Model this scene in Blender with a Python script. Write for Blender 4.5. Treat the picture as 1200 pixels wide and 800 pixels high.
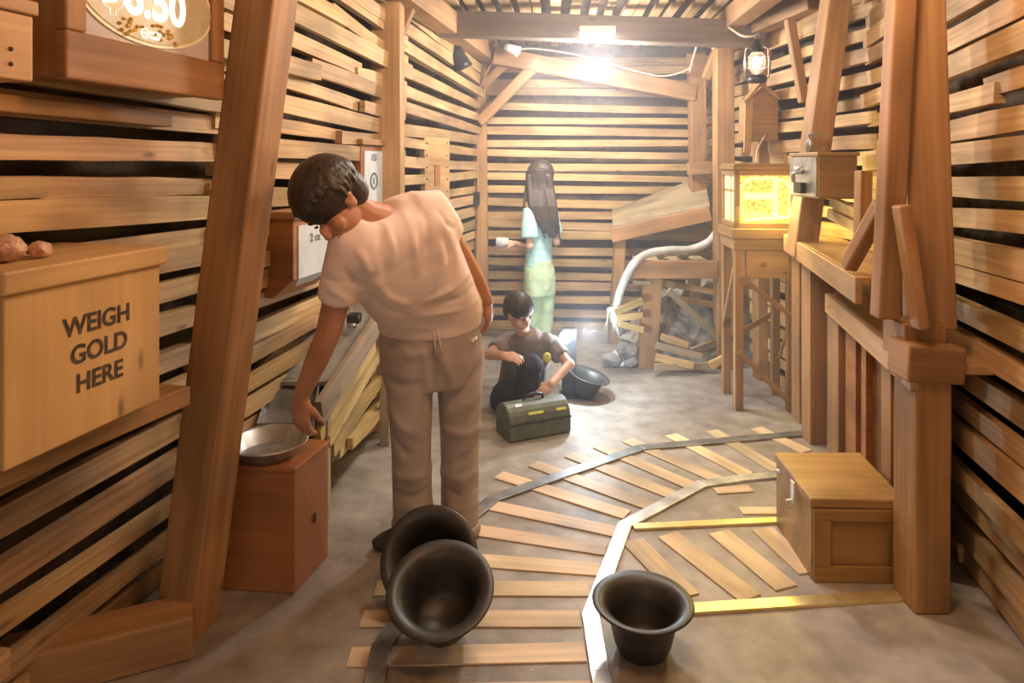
import bpy, bmesh, math, random
from mathutils import Vector, Matrix, Euler
random.seed(7)
for o in list(bpy.data.objects): bpy.data.objects.remove(o, do_unlink=True)
SC = bpy.context.scene
COL = SC.collection
V = Vector
R = math.radians

# ---------------------------------------------------------------- camera, world, lights, exposure
cd = bpy.data.cameras.new('camera'); cam = bpy.data.objects.new('camera', cd); COL.objects.link(cam)
cam.location = (0, 0, 1.5); cam.rotation_euler = (R(90), 0, 0)
cd.sensor_width = 36; cd.lens = 24; cd.shift_y = -0.175; cd.clip_start = 0.05
SC.camera = cam
SC.view_settings.view_transform = 'Standard'; SC.view_settings.look = 'None'
SC.view_settings.gamma = 1; SC.view_settings.use_curve_mapping = False
SC.view_settings.exposure = 0.58
w = bpy.data.worlds.new('world'); SC.world = w; w.use_nodes = True
w.node_tree.nodes['Background'].inputs[0].default_value = (1.0, 0.80, 0.62, 1)
w.node_tree.nodes['Background'].inputs[1].default_value = 0.5

def light(name, kind, loc, power, col, size=0.1, aim=None, spot=90, blend=.6):
    l = bpy.data.lights.new(name, kind); l.energy = power; l.color = col
    if kind == 'AREA': l.size = size
    else: l.shadow_soft_size = size
    if kind == 'SPOT': l.spot_size = R(spot); l.spot_blend = blend
    o = bpy.data.objects.new(name, l); o.location = loc; COL.objects.link(o)
    if aim is not None: o.rotation_euler = (V(aim) - V(loc)).to_track_quat('-Z', 'Y').to_euler()
    return o
light('tube_light', 'POINT', (0.58, 4.66, 2.18), 72, (1.0, .94, .90), .12)
light('back_wall_spot', 'SPOT', (0.15, 4.75, 2.22), 95, (1.0, .84, .64), .06, (0.70, 6.1, 1.10), 95, .8)
light('front_warm_fill', 'POINT', (0.25, 1.25, 2.36), 23, (1.0, .52, .27), .18)  # unseen warm fill added to light the foreground, no fixture modelled
light('front_right_fill', 'POINT', (0.85, 1.9, 2.38), 16, (1.0, .72, .48), .15)  # added fill for the right foreground, source out of view
light('middle_fill', 'POINT', (0.35, 3.0, 2.38), 40, (1.0, .87, .70), .15)  # added overhead fill that brightens the middle of the tunnel

# ---------------------------------------------------------------- helpers
def W(px, py, Y): return V(((px - 600) * Y / 800, Y, 1.5 - (py - 190) * Y / 800))
def G(px, py):
    Y = 1200 / (py - 190); return V(((px - 600) * Y / 800, Y, 0))

def worigin(p):
    o = V((0, 0, 0))
    while p is not None: o += p.location; p = p.parent
    return o

class MB:
    def __init__(s): s.v = []; s.f = []; s.uv = []; s.t = []; s.m = []
    def add(s, vs, fs, uvs=None, tint=None, mi=0):
        b = len(s.v); s.v += [V(x) for x in vs]
        if tint is None: tint = (1, 1, 1)
        for i, f in enumerate(fs):
            s.f.append([b + k for k in f])
            s.uv.append(uvs[i] if uvs else [(vs[k][0] + vs[k][1] * .7, vs[k][2] + vs[k][1] * .5) for k in f])
            s.t.append(tint); s.m.append(mi)
    def beam(s, p0, p1, w, h, up=(0, 0, 1), seg=1, bow=0., wob=0., taper=1., tint=None, roll=0., bowside=0.):
        p0 = V(p0); p1 = V(p1); d = (p1 - p0); L = d.length
        if L < 1e-6: return
        d.normalize(); up = V(up); 
        if abs(d.dot(up)) > .98: up = V((0, 1, 0))
        side = d.cross(up).normalized(); u = side.cross(d).normalized()
        if roll: q = Matrix.Rotation(roll, 3, d); side = q @ side; u = q @ u
        if tint is None: tint = rt()
        vs = []; 
        for i in range(seg + 1):
            k = i / seg; c = p0 + d * (L * k) + u * (bow * 4 * k * (1 - k)) + side * (bowside * 4 * k * (1 - k))
            ww = w * (1 + (taper - 1) * k) * (1 + random.uniform(-wob, wob)) / 2; hh = h * (1 + (taper - 1) * k) * (1 + random.uniform(-wob, wob)) / 2
            vs += [c - side * ww - u * hh, c + side * ww - u * hh, c + side * ww + u * hh, c - side * ww + u * hh]
        fs = []; uvs = []; u0 = random.uniform(0, 50); v0 = random.uniform(0, 50)
        vv = [0, w, w + h, 2 * w + h, 2 * w + 2 * h]
        for i in range(seg):
            a = i * 4; b = a + 4; ua = u0 + L * i / seg; ub = u0 + L * (i + 1) / seg
            for k in range(4):
                k2 = (k + 1) % 4
                fs.append([a + k, a + k2, b + k2, b + k]); uvs.append([(ua, v0 + vv[k]), (ua, v0 + vv[k + 1]), (ub, v0 + vv[k + 1]), (ub, v0 + vv[k])])
        e = seg * 4
        fs.append([3, 2, 1, 0]); uvs.append([(u0, v0), (u0 + w * .2, v0), (u0 + w * .2, v0 + h), (u0, v0 + h)])
        fs.append([e, e + 1, e + 2, e + 3]); uvs.append([(u0, v0), (u0 + w * .2, v0), (u0 + w * .2, v0 + h), (u0, v0 + h)])
        s.add(vs, fs, uvs, tint)
    def box(s, lo, hi, M=None, tint=None, axis=None):
        lo = V(lo); hi = V(hi); sz = hi - lo
        if axis is None: axis = max(range(3), key=lambda i: sz[i])
        c = (lo + hi) / 2; p0 = c.copy(); p1 = c.copy(); p0[axis] = lo[axis]; p1[axis] = hi[axis]
        t = MB()
        if axis == 2: t.beam(p0, p1, sz[0], sz[1], (0, 1, 0), tint=tint)
        elif axis == 1: t.beam(p0, p1, sz[0], sz[2], tint=tint)
        else: t.beam(p0, p1, sz[1], sz[2], tint=tint)
        s.merge(t, M)
    def merge(s, t, M=None):
        vs = [(M @ x) if M is not None else x for x in t.v]; b = len(s.v); s.v += vs
        s.f += [[b + k for k in f] for f in t.f]; s.uv += t.uv; s.t += t.t; s.m += t.m
    def loft(s, rings, n=16, ref=(1, 0, 0), cap=True, tint=None):
        # rings: (point, rx, ry[, ref])
        P = [V(r[0]) for r in rings]; vs = []
        for i, r in enumerate(rings):
            t = (P[min(i + 1, len(P) - 1)] - P[max(i - 1, 0)]).normalized()
            rf = V(r[3]) if len(r) > 3 else V(ref)
            a = rf - t * rf.dot(t)
            if a.length < 1e-3: a = V((0, 1, 0)) - t * t.y
            a.normalize(); b = t.cross(a)
            for k in range(n):
                th = 2 * math.pi * k / n; vs.append(P[i] + a * (r[1] * math.cos(th)) + b * (r[2] * math.sin(th)))
        fs = []; uvs = []; acc = 0
        for i in range(len(P) - 1):
            L = (P[i + 1] - P[i]).length
            for k in range(n):
                k2 = (k + 1) % n
                fs.append([i * n + k, i * n + k2, (i + 1) * n + k2, (i + 1) * n + k])
                uvs.append([(acc, k / n), (acc, (k + 1) / n), (acc + L, (k + 1) / n), (acc + L, k / n)])
            acc += L
        if cap:
            fs.append(list(range(n))[::-1]); uvs.append([(0, 0)] * n)
            e = (len(P) - 1) * n; fs.append([e + k for k in range(n)]); uvs.append([(0, 0)] * n)
        s.add(vs, fs, uvs, tint)
    def tube(s, pts, r, n=10, tint=None):
        rr = r if isinstance(r, (list, tuple)) else [r] * len(pts)
        s.loft([(p, q, q) for p, q in zip(pts, rr)], n, (.3, .2, .9), True, tint)
    def chain(s, pts, rr, n=14):
        # rounded limb: loft plus a ball at each joint, so a remesh reads as one surface
        s.loft([(p, q, q) for p, q in zip(pts, rr)], n, (.31, .22, .9))
        for p, q in zip(pts, rr): s.ell(p, (q, q, q), n=12)
    def ell(s, c, r, M=None, n=20, tint=None):
        c = V(c); m = n // 2; vs = [V((0, 0, -r[2]))]
        for i in range(1, m):
            ph = -math.pi / 2 + math.pi * i / m
            for k in range(n):
                th = 2 * math.pi * k / n
                vs.append(V((r[0] * math.cos(ph) * math.cos(th), r[1] * math.cos(ph) * math.sin(th), r[2] * math.sin(ph))))
        vs.append(V((0, 0, r[2])))
        if M is not None: vs = [M @ x for x in vs]
        vs = [c + x for x in vs]; fs = []
        for k in range(n): fs.append([0, 1 + (k + 1) % n, 1 + k])
        for i in range(m - 2):
            for k in range(n):
                a = 1 + i * n + k; b = 1 + i * n + (k + 1) % n; fs.append([a, b, b + n, a + n])
        l = 1 + (m - 2) * n; e = len(vs) - 1
        for k in range(n): fs.append([l + k, l + (k + 1) % n, e])
        s.add(vs, fs, None, tint)
    def lathe(s, prof, n=48, c=(0, 0, 0), M=None, tint=None):
        # profile (r, z), closed surface of revolution
        vs = []; 
        for r, z in prof:
            for k in range(n):
                th = 2 * math.pi * k / n; p = V((r * math.cos(th), r * math.sin(th), z))
                if M is not None: p = M @ p
                vs.append(V(c) + p)
        fs = []
        for i in range(len(prof) - 1):
            for k in range(n):
                k2 = (k + 1) % n; fs.append([i * n + k, i * n + k2, (i + 1) * n + k2, (i + 1) * n + k])
        s.add(vs, fs, None, tint)
    def prism(s, pts, off, tint=None):
        # polygon (world points) thickened by vector off
        off = V(off); n = len(pts); vs = [V(p) for p in pts] + [V(p) + off for p in pts]
        fs = [list(range(n))[::-1], [n + k for k in range(n)]] + [[k, (k + 1) % n, n + (k + 1) % n, n + k] for k in range(n)]
        d = (V(pts[1]) - V(pts[0])).normalized(); nn = off.normalized(); e = nn.cross(d)
        def U(p): return (p.dot(d) , p.dot(e) + p.dot(nn) * .5)
        s.add(vs, fs, [[U(vs[k]) for k in f] for f in fs], tint)
    def build(s, name, mat, parent=None, smooth=False, bevel=0., remesh=0., sub=0, disp=None, origin=None, sm=2):
        me = bpy.data.meshes.new(name)
        xs = [v for v in s.v]
        if parent is not None: og = worigin(parent); loc = V((0, 0, 0))
        else:
            lo = [min(v[i] for v in xs) for i in range(3)]; hi = [max(v[i] for v in xs) for i in range(3)]
            og = V(origin) if origin is not None else V(((lo[0] + hi[0]) / 2, (lo[1] + hi[1]) / 2, lo[2])); loc = og
        me.from_pydata([tuple(v - og) for v in xs], [], s.f)
        uvl = me.uv_layers.new(name='UVMap'); ca = me.color_attributes.new('tint', 'FLOAT_COLOR', 'CORNER')
        fl = []; fc = []
        for u, t in zip(s.uv, s.t):
            for a in u: fl += [a[0], a[1]]; fc += [t[0], t[1], t[2], 1.]
        me.uv_layers['UVMap'].data.foreach_set('uv', fl); me.color_attributes['tint'].data.foreach_set('color', fc)
        mats = mat if isinstance(mat, list) else [mat]
        for m_ in mats: me.materials.append(m_)
        if len(mats) > 1: me.polygons.foreach_set('material_index', s.m)
        if smooth: me.polygons.foreach_set('use_smooth', [True] * len(me.polygons))
        me.validate(); me.update()
        bm = bmesh.new(); bm.from_mesh(me); bmesh.ops.recalc_face_normals(bm, faces=bm.faces); bm.to_mesh(me); bm.free()
        o = bpy.data.objects.new(name, me); COL.objects.link(o); o.parent = parent; o.location = loc
        if bevel:
            b = o.modifiers.new('bevel', 'BEVEL'); b.width = bevel; b.segments = 2; b.limit_method = 'ANGLE'; b.harden_normals = False
        if remesh:
            r = o.modifiers.new('remesh', 'REMESH'); r.mode = 'VOXEL'; r.voxel_size = remesh; r.use_smooth_shade = True
            if sm:
                q = o.modifiers.new('smooth', 'SMOOTH'); q.factor = .5; q.iterations = sm
        if disp:
            for (ts, st) in disp:
                tx = bpy.data.textures.new('folds', 'CLOUDS'); tx.noise_scale = ts; tx.noise_depth = 1
                d = o.modifiers.new('folds', 'DISPLACE'); d.texture = tx; d.strength = st; d.mid_level = .5; d.texture_coords = 'LOCAL'
        if sub:
            q = o.modifiers.new('sub', 'SUBSURF'); q.levels = sub; q.render_levels = sub
        return o

def bake(o, folds=(), noise=()):
    # apply the modifiers, then raise folds: (polyline, radius, height) ridges (negative height = crease)
    dg = bpy.context.evaluated_depsgraph_get(); dg.update()
    me = bpy.data.meshes.new_from_object(o.evaluated_get(dg)); og = worigin(o)
    me.calc_loop_triangles(); co = [v.co.copy() for v in me.vertices]; nn = [v.normal.copy() for v in me.vertices]
    from mathutils.bvhtree import BVHTree
    bv = BVHTree.FromPolygons([c_ + og for c_ in co], [tuple(p_.vertices) for p_ in me.polygons]); ff = []
    for pl, rad, amp in folds:      # lay every fold line onto the cloth
        q = []
        for p in pl:
            hit = bv.ray_cast(V((0, 0, 1.5)), (p - V((0, 0, 1.5))).normalized())[0]
            if hit is None: hit = bv.find_nearest(p)[0]
            q.append(hit)
        ff.append((q, rad, amp))
    folds = ff
    for i, v in enumerate(me.vertices):
        p = co[i] + og; h = 0
        for pl, rad, amp in folds:
            best = 9; L = len(pl) - 1; bk = 0
            for k in range(L):
                a = pl[k]; d = pl[k + 1] - a; t_ = max(0, min(1, (p - a).dot(d) / d.length_squared)); q = (p - a - d * t_).length
                if q < best: best = q; bk = (k + t_) / L
            if best < 2.6 * rad:
                x_ = best / rad; h += amp * math.exp(-x_ * x_) * math.sin(math.pi * min(1, max(0, .06 + .88 * bk))) ** .6
        v.co = co[i] + nn[i] * h
    for p_ in me.polygons: p_.use_smooth = True
    o.modifiers.clear(); mt = o.data.materials[0]; o.data = me
    if not me.materials: me.materials.append(mt)
    return o
def WL(pts): return [W(*p) for p in pts]
def rt(a=.18):
    k = 1 + random.uniform(-a, a * .6); return (k, k * random.uniform(.95, 1.03), k * random.uniform(.88, 1.05))

def thing(name, label, cat, loc=(0, 0, 0), group=None):
    o = bpy.data.objects.new(name, None); o.empty_display_size = .05; COL.objects.link(o); o.location = loc
    return tag(o, label, cat, group)
def tag(o, label, cat, group=None, kind=None):
    o['label'] = label; o['category'] = cat
    if group: o['group'] = group
    if kind: o['kind'] = kind
    return o
def struct(o): o['kind'] = 'structure'; return o
def part(o, label): o['label'] = label; return o

def text_mesh(txt, size, origin, xdir, ydir, thick, mat, name, parent, bold=0.0, align='CENTER'):
    c = bpy.data.curves.new('t', 'FONT'); c.body = txt; c.size = size; c.align_x = align; c.align_y = 'CENTER'; c.extrude = thick; c.offset = bold
    o = bpy.data.objects.new('t', c); COL.objects.link(o)
    dg = bpy.context.evaluated_depsgraph_get(); me = bpy.data.meshes.new_from_object(o.evaluated_get(dg))
    bpy.data.objects.remove(o); bpy.data.curves.remove(c)
    x = V(xdir).normalized(); y = V(ydir); y = (y - x * y.dot(x)).normalized(); z = x.cross(y); og = worigin(parent)
    for v in me.vertices: v.co = V(origin) + x * v.co.x + y * v.co.y + z * v.co.z - og
    me.materials.clear(); me.materials.append(mat)
    ob = bpy.data.objects.new(name, me); COL.objects.link(ob); ob.parent = parent; return ob

# ---------------------------------------------------------------- materials
def newmat(name):
    m = bpy.data.materials.new(name); m.use_nodes = True; nt = m.node_tree
    return m, nt, nt.nodes['Principled BSDF']
def lk(nt, a, b): nt.links.new(a, b)
def wood(name, dark, light_, rough=.6, gs=1., dirt=.35, tintk=1., spec=.35):
    m, nt, b = newmat(name); N = nt.nodes.new
    uv = N('ShaderNodeUVMap'); uv.uv_map = 'UVMap'
    mp = N('ShaderNodeMapping'); mp.inputs['Scale'].default_value = (.9 * gs, 30 * gs, 1); lk(nt, uv.outputs[0], mp.inputs[0])
    n1 = N('ShaderNodeTexNoise'); n1.inputs['Scale'].default_value = 2.2; n1.inputs['Detail'].default_value = 3.5; n1.inputs['Distortion'].default_value = .3; lk(nt, mp.outputs[0], n1.inputs[0])
    cr = N('ShaderNodeValToRGB'); cr.color_ramp.elements[0].position = .25; cr.color_ramp.elements[1].position = .75
    cr.color_ramp.elements[0].color = (*dark, 1); cr.color_ramp.elements[1].color = (*light_, 1); lk(nt, n1.outputs[0], cr.inputs[0])
    # broad stains and knots
    mp2 = N('ShaderNodeMapping'); mp2.inputs['Scale'].default_value = (1.2, 3, 1); lk(nt, uv.outputs[0], mp2.inputs[0])
    n2 = N('ShaderNodeTexNoise'); n2.inputs['Scale'].default_value = 1.6; n2.inputs['Detail'].default_value = 2; lk(nt, mp2.outputs[0], n2.inputs[0])
    r2 = N('ShaderNodeMapRange'); r2.inputs[1].default_value = .35; r2.inputs[2].default_value = .6; r2.inputs[3].default_value = 1 - dirt; r2.inputs[4].default_value = 1.05; lk(nt, n2.outputs[0], r2.inputs[0])
    vo = N('ShaderNodeTexVoronoi'); vo.inputs['Scale'].default_value = 1.7; mp3 = N('ShaderNodeMapping'); mp3.inputs['Scale'].default_value = (1.5, 4.5, 1); lk(nt, uv.outputs[0], mp3.inputs[0]); lk(nt, mp3.outputs[0], vo.inputs[0])
    r3 = N('ShaderNodeMapRange'); r3.inputs[1].default_value = .03; r3.inputs[2].default_value = .10; r3.inputs[3].default_value = .45; r3.inputs[4].default_value = 1; lk(nt, vo.outputs['Distance'], r3.inputs[0])
    mu = N('ShaderNodeMath'); mu.operation = 'MULTIPLY'; lk(nt, r2.outputs[0], mu.inputs[0]); lk(nt, r3.outputs[0], mu.inputs[1])
    mx = N('ShaderNodeMix'); mx.data_type = 'RGBA'; mx.blend_type = 'MULTIPLY'; mx.inputs[0].default_value = 1; lk(nt, cr.outputs[0], mx.inputs[6]); lk(nt, mu.outputs[0], mx.inputs[7])
    at = N('ShaderNodeAttribute'); at.attribute_name = 'tint'
    m2 = N('ShaderNodeMix'); m2.data_type = 'RGBA'; m2.blend_type = 'MULTIPLY'; m2.inputs[0].default_value = tintk; lk(nt, mx.outputs[2], m2.inputs[6]); lk(nt, at.outputs[0], m2.inputs[7])
    lk(nt, m2.outputs[2], b.inputs['Base Color']); b.inputs['Roughness'].default_value = rough; b.inputs['Specular IOR Level'].default_value = spec
    bp = N('ShaderNodeBump'); bp.inputs['Strength'].default_value = .2; bp.inputs['Distance'].default_value = .002; lk(nt, n1.outputs[0], bp.inputs['Height']); lk(nt, bp.outputs[0], b.inputs['Normal'])
    return m
def mottled(name, c1, c2, scale=8, rough=.7, metal=0., bump=.3, bdist=.01, spec=.4, det=5, coord='Object', lo=.35, hi=.65, stretch=(1, 1, 1)):
    m, nt, b = newmat(name); N = nt.nodes.new
    tc = N('ShaderNodeTexCoord'); mp = N('ShaderNodeMapping'); mp.inputs['Scale'].default_value = stretch; lk(nt, tc.outputs[coord], mp.inputs[0])
    n = N('ShaderNodeTexNoise'); n.inputs['Scale'].default_value = scale; n.inputs['Detail'].default_value = det; lk(nt, mp.outputs[0], n.inputs[0])
    cr = N('ShaderNodeValToRGB'); cr.color_ramp.elements[0].position = lo; cr.color_ramp.elements[1].position = hi
    cr.color_ramp.elements[0].color = (*c1, 1); cr.color_ramp.elements[1].color = (*c2, 1); lk(nt, n.outputs[0], cr.inputs[0])
    lk(nt, cr.outputs[0], b.inputs['Base Color']); b.inputs['Roughness'].default_value = rough; b.inputs['Metallic'].default_value = metal; b.inputs['Specular IOR Level'].default_value = spec
    if bump:
        bp = N('ShaderNodeBump'); bp.inputs['Strength'].default_value = bump; bp.inputs['Distance'].default_value = bdist; lk(nt, n.outputs[0], bp.inputs['Height']); lk(nt, bp.outputs[0], b.inputs['Normal'])
    return m
def emis(name, col, s):
    m, nt, b = newmat(name); b.inputs['Base Color'].default_value = (*col, 1); b.inputs['Emission Color'].default_value = (*col, 1); b.inputs['Emission Strength'].default_value = s; return m
def glass(name, col=(1, 1, 1), rough=.05):
    m, nt, b = newmat(name); b.inputs['Base Color'].default_value = (*col, 1); b.inputs['Transmission Weight'].default_value = .95; b.inputs['Roughness'].default_value = rough; b.inputs['IOR'].default_value = 1.2; return m

M_lath = wood('lath_wood', (.40, .25, .12), (.66, .46, .245), .62, dirt=.42)
M_beam = wood('beam_wood', (.30, .16, .072), (.46, .265, .125), .6, gs=.6, dirt=.32, tintk=.5)
M_darkbeam = wood('dark_beam_wood', (.13, .095, .075), (.20, .15, .115), .7, gs=.6, dirt=.3, tintk=.5)  # darker grey-brown wood for the cross timber
M_board = wood('board_wood', (.38, .22, .10), (.54, .335, .16), .5, gs=.5, dirt=.3, tintk=.5)
M_red = wood('reddish_plywood', (.30, .125, .045), (.40, .18, .07), .5, gs=.5, dirt=.3, tintk=.3)
M_crate = wood('crate_plywood', (.45, .27, .11), (.58, .37, .165), .6, gs=.35, dirt=.25, tintk=.3)
M_tie = wood('tie_wood', (.60, .46, .30), (.78, .63, .44), .5, gs=.7, dirt=.4, tintk=.8)
M_chest = wood('chest_wood', (.30, .165, .06), (.42, .245, .09), .42, gs=.6, dirt=.35, tintk=.5, spec=.5)
M_old = wood('weathered_wood', (.30, .235, .15), (.47, .38, .25), .75, dirt=.4)
M_kind = wood('pale_lath_wood', (.47, .31, .12), (.72, .53, .25), .6, dirt=.35)
M_gilt = wood('varnished_frame_wood', (.24, .14, .06), (.36, .22, .10), .4, gs=.5, dirt=.3, tintk=.4, spec=.6)
M_rock = mottled('rock_backing', (.05, .035, .025), (.17, .125, .09), 5, .9, bump=1., bdist=.06)
M_rubble = mottled('grey_rock', (.16, .15, .14), (.42, .40, .37), 9, .85, bump=.8, bdist=.02)
M_pinkrock = mottled('pink_ore', (.35, .16, .09), (.75, .50, .36), 30, .5, bump=.8, bdist=.01)
M_steel = mottled('galvanised_steel', (.34, .35, .36), (.62, .63, .63), 14, .34, .75, bump=.12, bdist=.002)
M_rail = mottled('worn_rail_steel', (.45, .46, .47), (.80, .81, .80), 10, .38, .7, bump=.1, bdist=.002)
M_darksteel = mottled('dull_rail_steel', (.16, .165, .17), (.34, .35, .36), 7, .4, .6, bump=.1, bdist=.002)
M_goldlit = mottled('gold_lit_strip', (.75, .60, .26), (.92, .80, .45), 9, .36, .75, bump=.1, bdist=.002)  # yellow reflection of the glowing cabinet put into the metal's colour
M_black = mottled('black_rubber', (.022, .021, .020), (.050, .046, .042), 12, .42, bump=.15, bdist=.004, spec=.5)
M_blackm = mottled('black_metal', (.02, .02, .022), (.05, .05, .055), 12, .4, .3, bump=0)
M_cable = mottled('pale_cable', (.45, .34, .26), (.6, .47, .36), 20, .5, bump=0)
M_green = mottled('olive_case', (.085, .10, .075), (.13, .15, .11), 20, .45, bump=.1, bdist=.002)
M_yellow = mottled('yellow_tape', (.55, .58, .12), (.7, .72, .18), 20, .5, bump=0)
M_white = mottled('white_paint', (.62, .64, .66), (.78, .79, .80), 20, .55, bump=0)
M_label = mottled('grey_label', (.50, .55, .60), (.60, .65, .70), 14, .4, bump=0)
M_ink = mottled('black_ink', (.035, .028, .022), (.09, .065, .045), 60, .8, bump=0)
M_inkgrey = mottled('grey_ink', (.12, .14, .15), (.18, .2, .22), 60, .8, bump=0)
M_hose = mottled('grey_hose', (.45, .47, .46), (.66, .68, .66), 12, .4, bump=.15)
M_rag = mottled('pale_rag', (.45, .45, .35), (.72, .72, .60), 18, .8, bump=.5)
M_sheet = mottled('sluice_sheet', (.30, .29, .26), (.46, .45, .41), 6, .42, .35, bump=.2, bdist=.003)
M_lamp = emis('lamp_tube', (1, .96, 1), 22)
M_lampw = emis('lamp_lens', (.75, .92, 1), 90)
M_flame = emis('flame_bulb', (1, .62, .48), 26)
M_glass = glass('clear_glass')
# people
def cloth(name, c1, c2, rough=.85, sc=9):
    return mottled(name, c1, c2, sc, rough, bump=.35, bdist=.012, spec=.2, det=3, stretch=(1, 1, .45))
M_skin = mottled('skin', (.42, .20, .12), (.52, .27, .17), 12, .5, bump=.05, bdist=.002, spec=.4)
M_skin2 = mottled('pale_skin', (.55, .33, .25), (.64, .40, .31), 12, .5, bump=.05, bdist=.002, spec=.4)
M_hair = mottled('dark_hair', (.020, .014, .012), (.045, .032, .027), 60, .5, bump=.6, bdist=.006, stretch=(1, 1, .12), spec=.5)
M_pink = cloth('pale_pink_cotton', (.77, .64, .60), (.81, .68, .64))
M_sweat = cloth('mauve_grey_fleece', (.35, .305, .29), (.42, .365, .345))
M_cyan = cloth('pale_blue_cotton', (.36, .62, .64), (.46, .72, .72))
M_mint = cloth('mint_cotton', (.44, .62, .40), (.56, .72, .48))
M_greysh = cloth('grey_cotton', (.17, .145, .14), (.24, .20, .19))
M_blk = cloth('black_cotton', (.022, .022, .03), (.04, .04, .055))
M_shoe = mottled('black_shoe', (.02, .017, .015), (.045, .038, .034), 30, .6, bump=.2)
M_eye = mottled('eye_dark', (.05, .035, .03), (.07, .05, .045), 30, .6, bump=0)
M_lips = mottled('lips', (.42, .14, .11), (.48, .18, .14), 30, .4, bump=0)
# ================================================================= SETTING
def floor_mat():
    m, nt, b = newmat('worn_concrete'); N = nt.nodes.new
    tc = N('ShaderNodeTexCoord')
    def noise(s, d, dist=0):
        n = N('ShaderNodeTexNoise'); n.inputs['Scale'].default_value = s; n.inputs['Detail'].default_value = d; n.inputs['Distortion'].default_value = dist; lk(nt, tc.outputs['Object'], n.inputs[0]); return n
    a = noise(1.3, 5); c = noise(9, 6); g = noise(70, 2)
    cr = N('ShaderNodeValToRGB'); cr.color_ramp.elements[0].position = .35; cr.color_ramp.elements[1].position = .65
    cr.color_ramp.elements[0].color = (.235, .205, .18, 1); cr.color_ramp.elements[1].color = (.41, .375, .335, 1); lk(nt, a.outputs[0], cr.inputs[0])
    c2 = N('ShaderNodeMapRange'); c2.inputs[1].default_value = .3; c2.inputs[2].default_value = .7; c2.inputs[3].default_value = .72; c2.inputs[4].default_value = 1.2; lk(nt, c.outputs[0], c2.inputs[0])
    mx = N('ShaderNodeMix'); mx.data_type = 'RGBA'; mx.blend_type = 'MULTIPLY'; mx.inputs[0].default_value = 1; lk(nt, cr.outputs[0], mx.inputs[6]); lk(nt, c2.outputs[0], mx.inputs[7])
    vo = N('ShaderNodeTexVoronoi'); vo.inputs['Scale'].default_value = 26; lk(nt, tc.outputs['Object'], vo.inputs[0])
    r = N('ShaderNodeMapRange'); r.inputs[1].default_value = .0; r.inputs[2].default_value = .13; r.inputs[3].default_value = 1; r.inputs[4].default_value = 0; lk(nt, vo.outputs['Distance'], r.inputs[0])
    gg = N('ShaderNodeMath'); gg.operation = 'GREATER_THAN'; gg.inputs[1].default_value = .60; lk(nt, noise(5, 2).outputs[0], gg.inputs[0])
    mm = N('ShaderNodeMath'); mm.operation = 'MULTIPLY'; lk(nt, r.outputs[0], mm.inputs[0]); lk(nt, gg.outputs[0], mm.inputs[1])
    m3 = N('ShaderNodeMix'); m3.data_type = 'RGBA'; m3.inputs[7].default_value = (.72, .68, .62, 1); lk(nt, mm.outputs[0], m3.inputs[0]); lk(nt, mx.outputs[2], m3.inputs[6])
    lk(nt, m3.outputs[2], b.inputs['Base Color']); b.inputs['Roughness'].default_value = .5; b.inputs['Specular IOR Level'].default_value = .45
    bp = N('ShaderNodeBump'); bp.inputs['Strength'].default_value = .5; bp.inputs['Distance'].default_value = .01; lk(nt, c.outputs[0], bp.inputs['Height'])
    b2 = N('ShaderNodeBump'); b2.inputs['Strength'].default_value = .3; b2.inputs['Distance'].default_value = .003; lk(nt, g.outputs[0], b2.inputs['Height']); lk(nt, bp.outputs[0], b2.inputs['Normal']); lk(nt, b2.outputs[0], b.inputs['Normal'])
    return m
m = MB(); m.box((-2.6, -1.2, -.1), (3.0, 6.9, 0)); struct(m.build('floor', floor_mat()))

def backing(name, pts, z0=0, z1=2.75, lean=0.):
    m = MB(); n = 0; P = []
    for a, b in zip(pts[:-1], pts[1:]):
        a = V((a[0], a[1], 0)); b = V((b[0], b[1], 0)); k = max(1, int((b - a).length / .18))
        P += [a.lerp(b, i / k) for i in range(k)]
    P.append(V((pts[-1][0], pts[-1][1], 0))); nz = 15; vs = []
    for j in range(nz + 1):
        z = z0 + (z1 - z0) * j / nz
        for p in P:
            vs.append(V((p.x + lean * (z - 1.5) + random.uniform(-.035, .035), p.y + random.uniform(-.02, .02), z)))
    w_ = len(P); fs = [[j * w_ + i, j * w_ + i + 1, (j + 1) * w_ + i + 1, (j + 1) * w_ + i] for j in range(nz) for i in range(w_ - 1)]
    m.add(vs, fs); return m.build(name, M_rock, smooth=True, origin=(P[0].x, P[0].y, 0))

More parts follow.
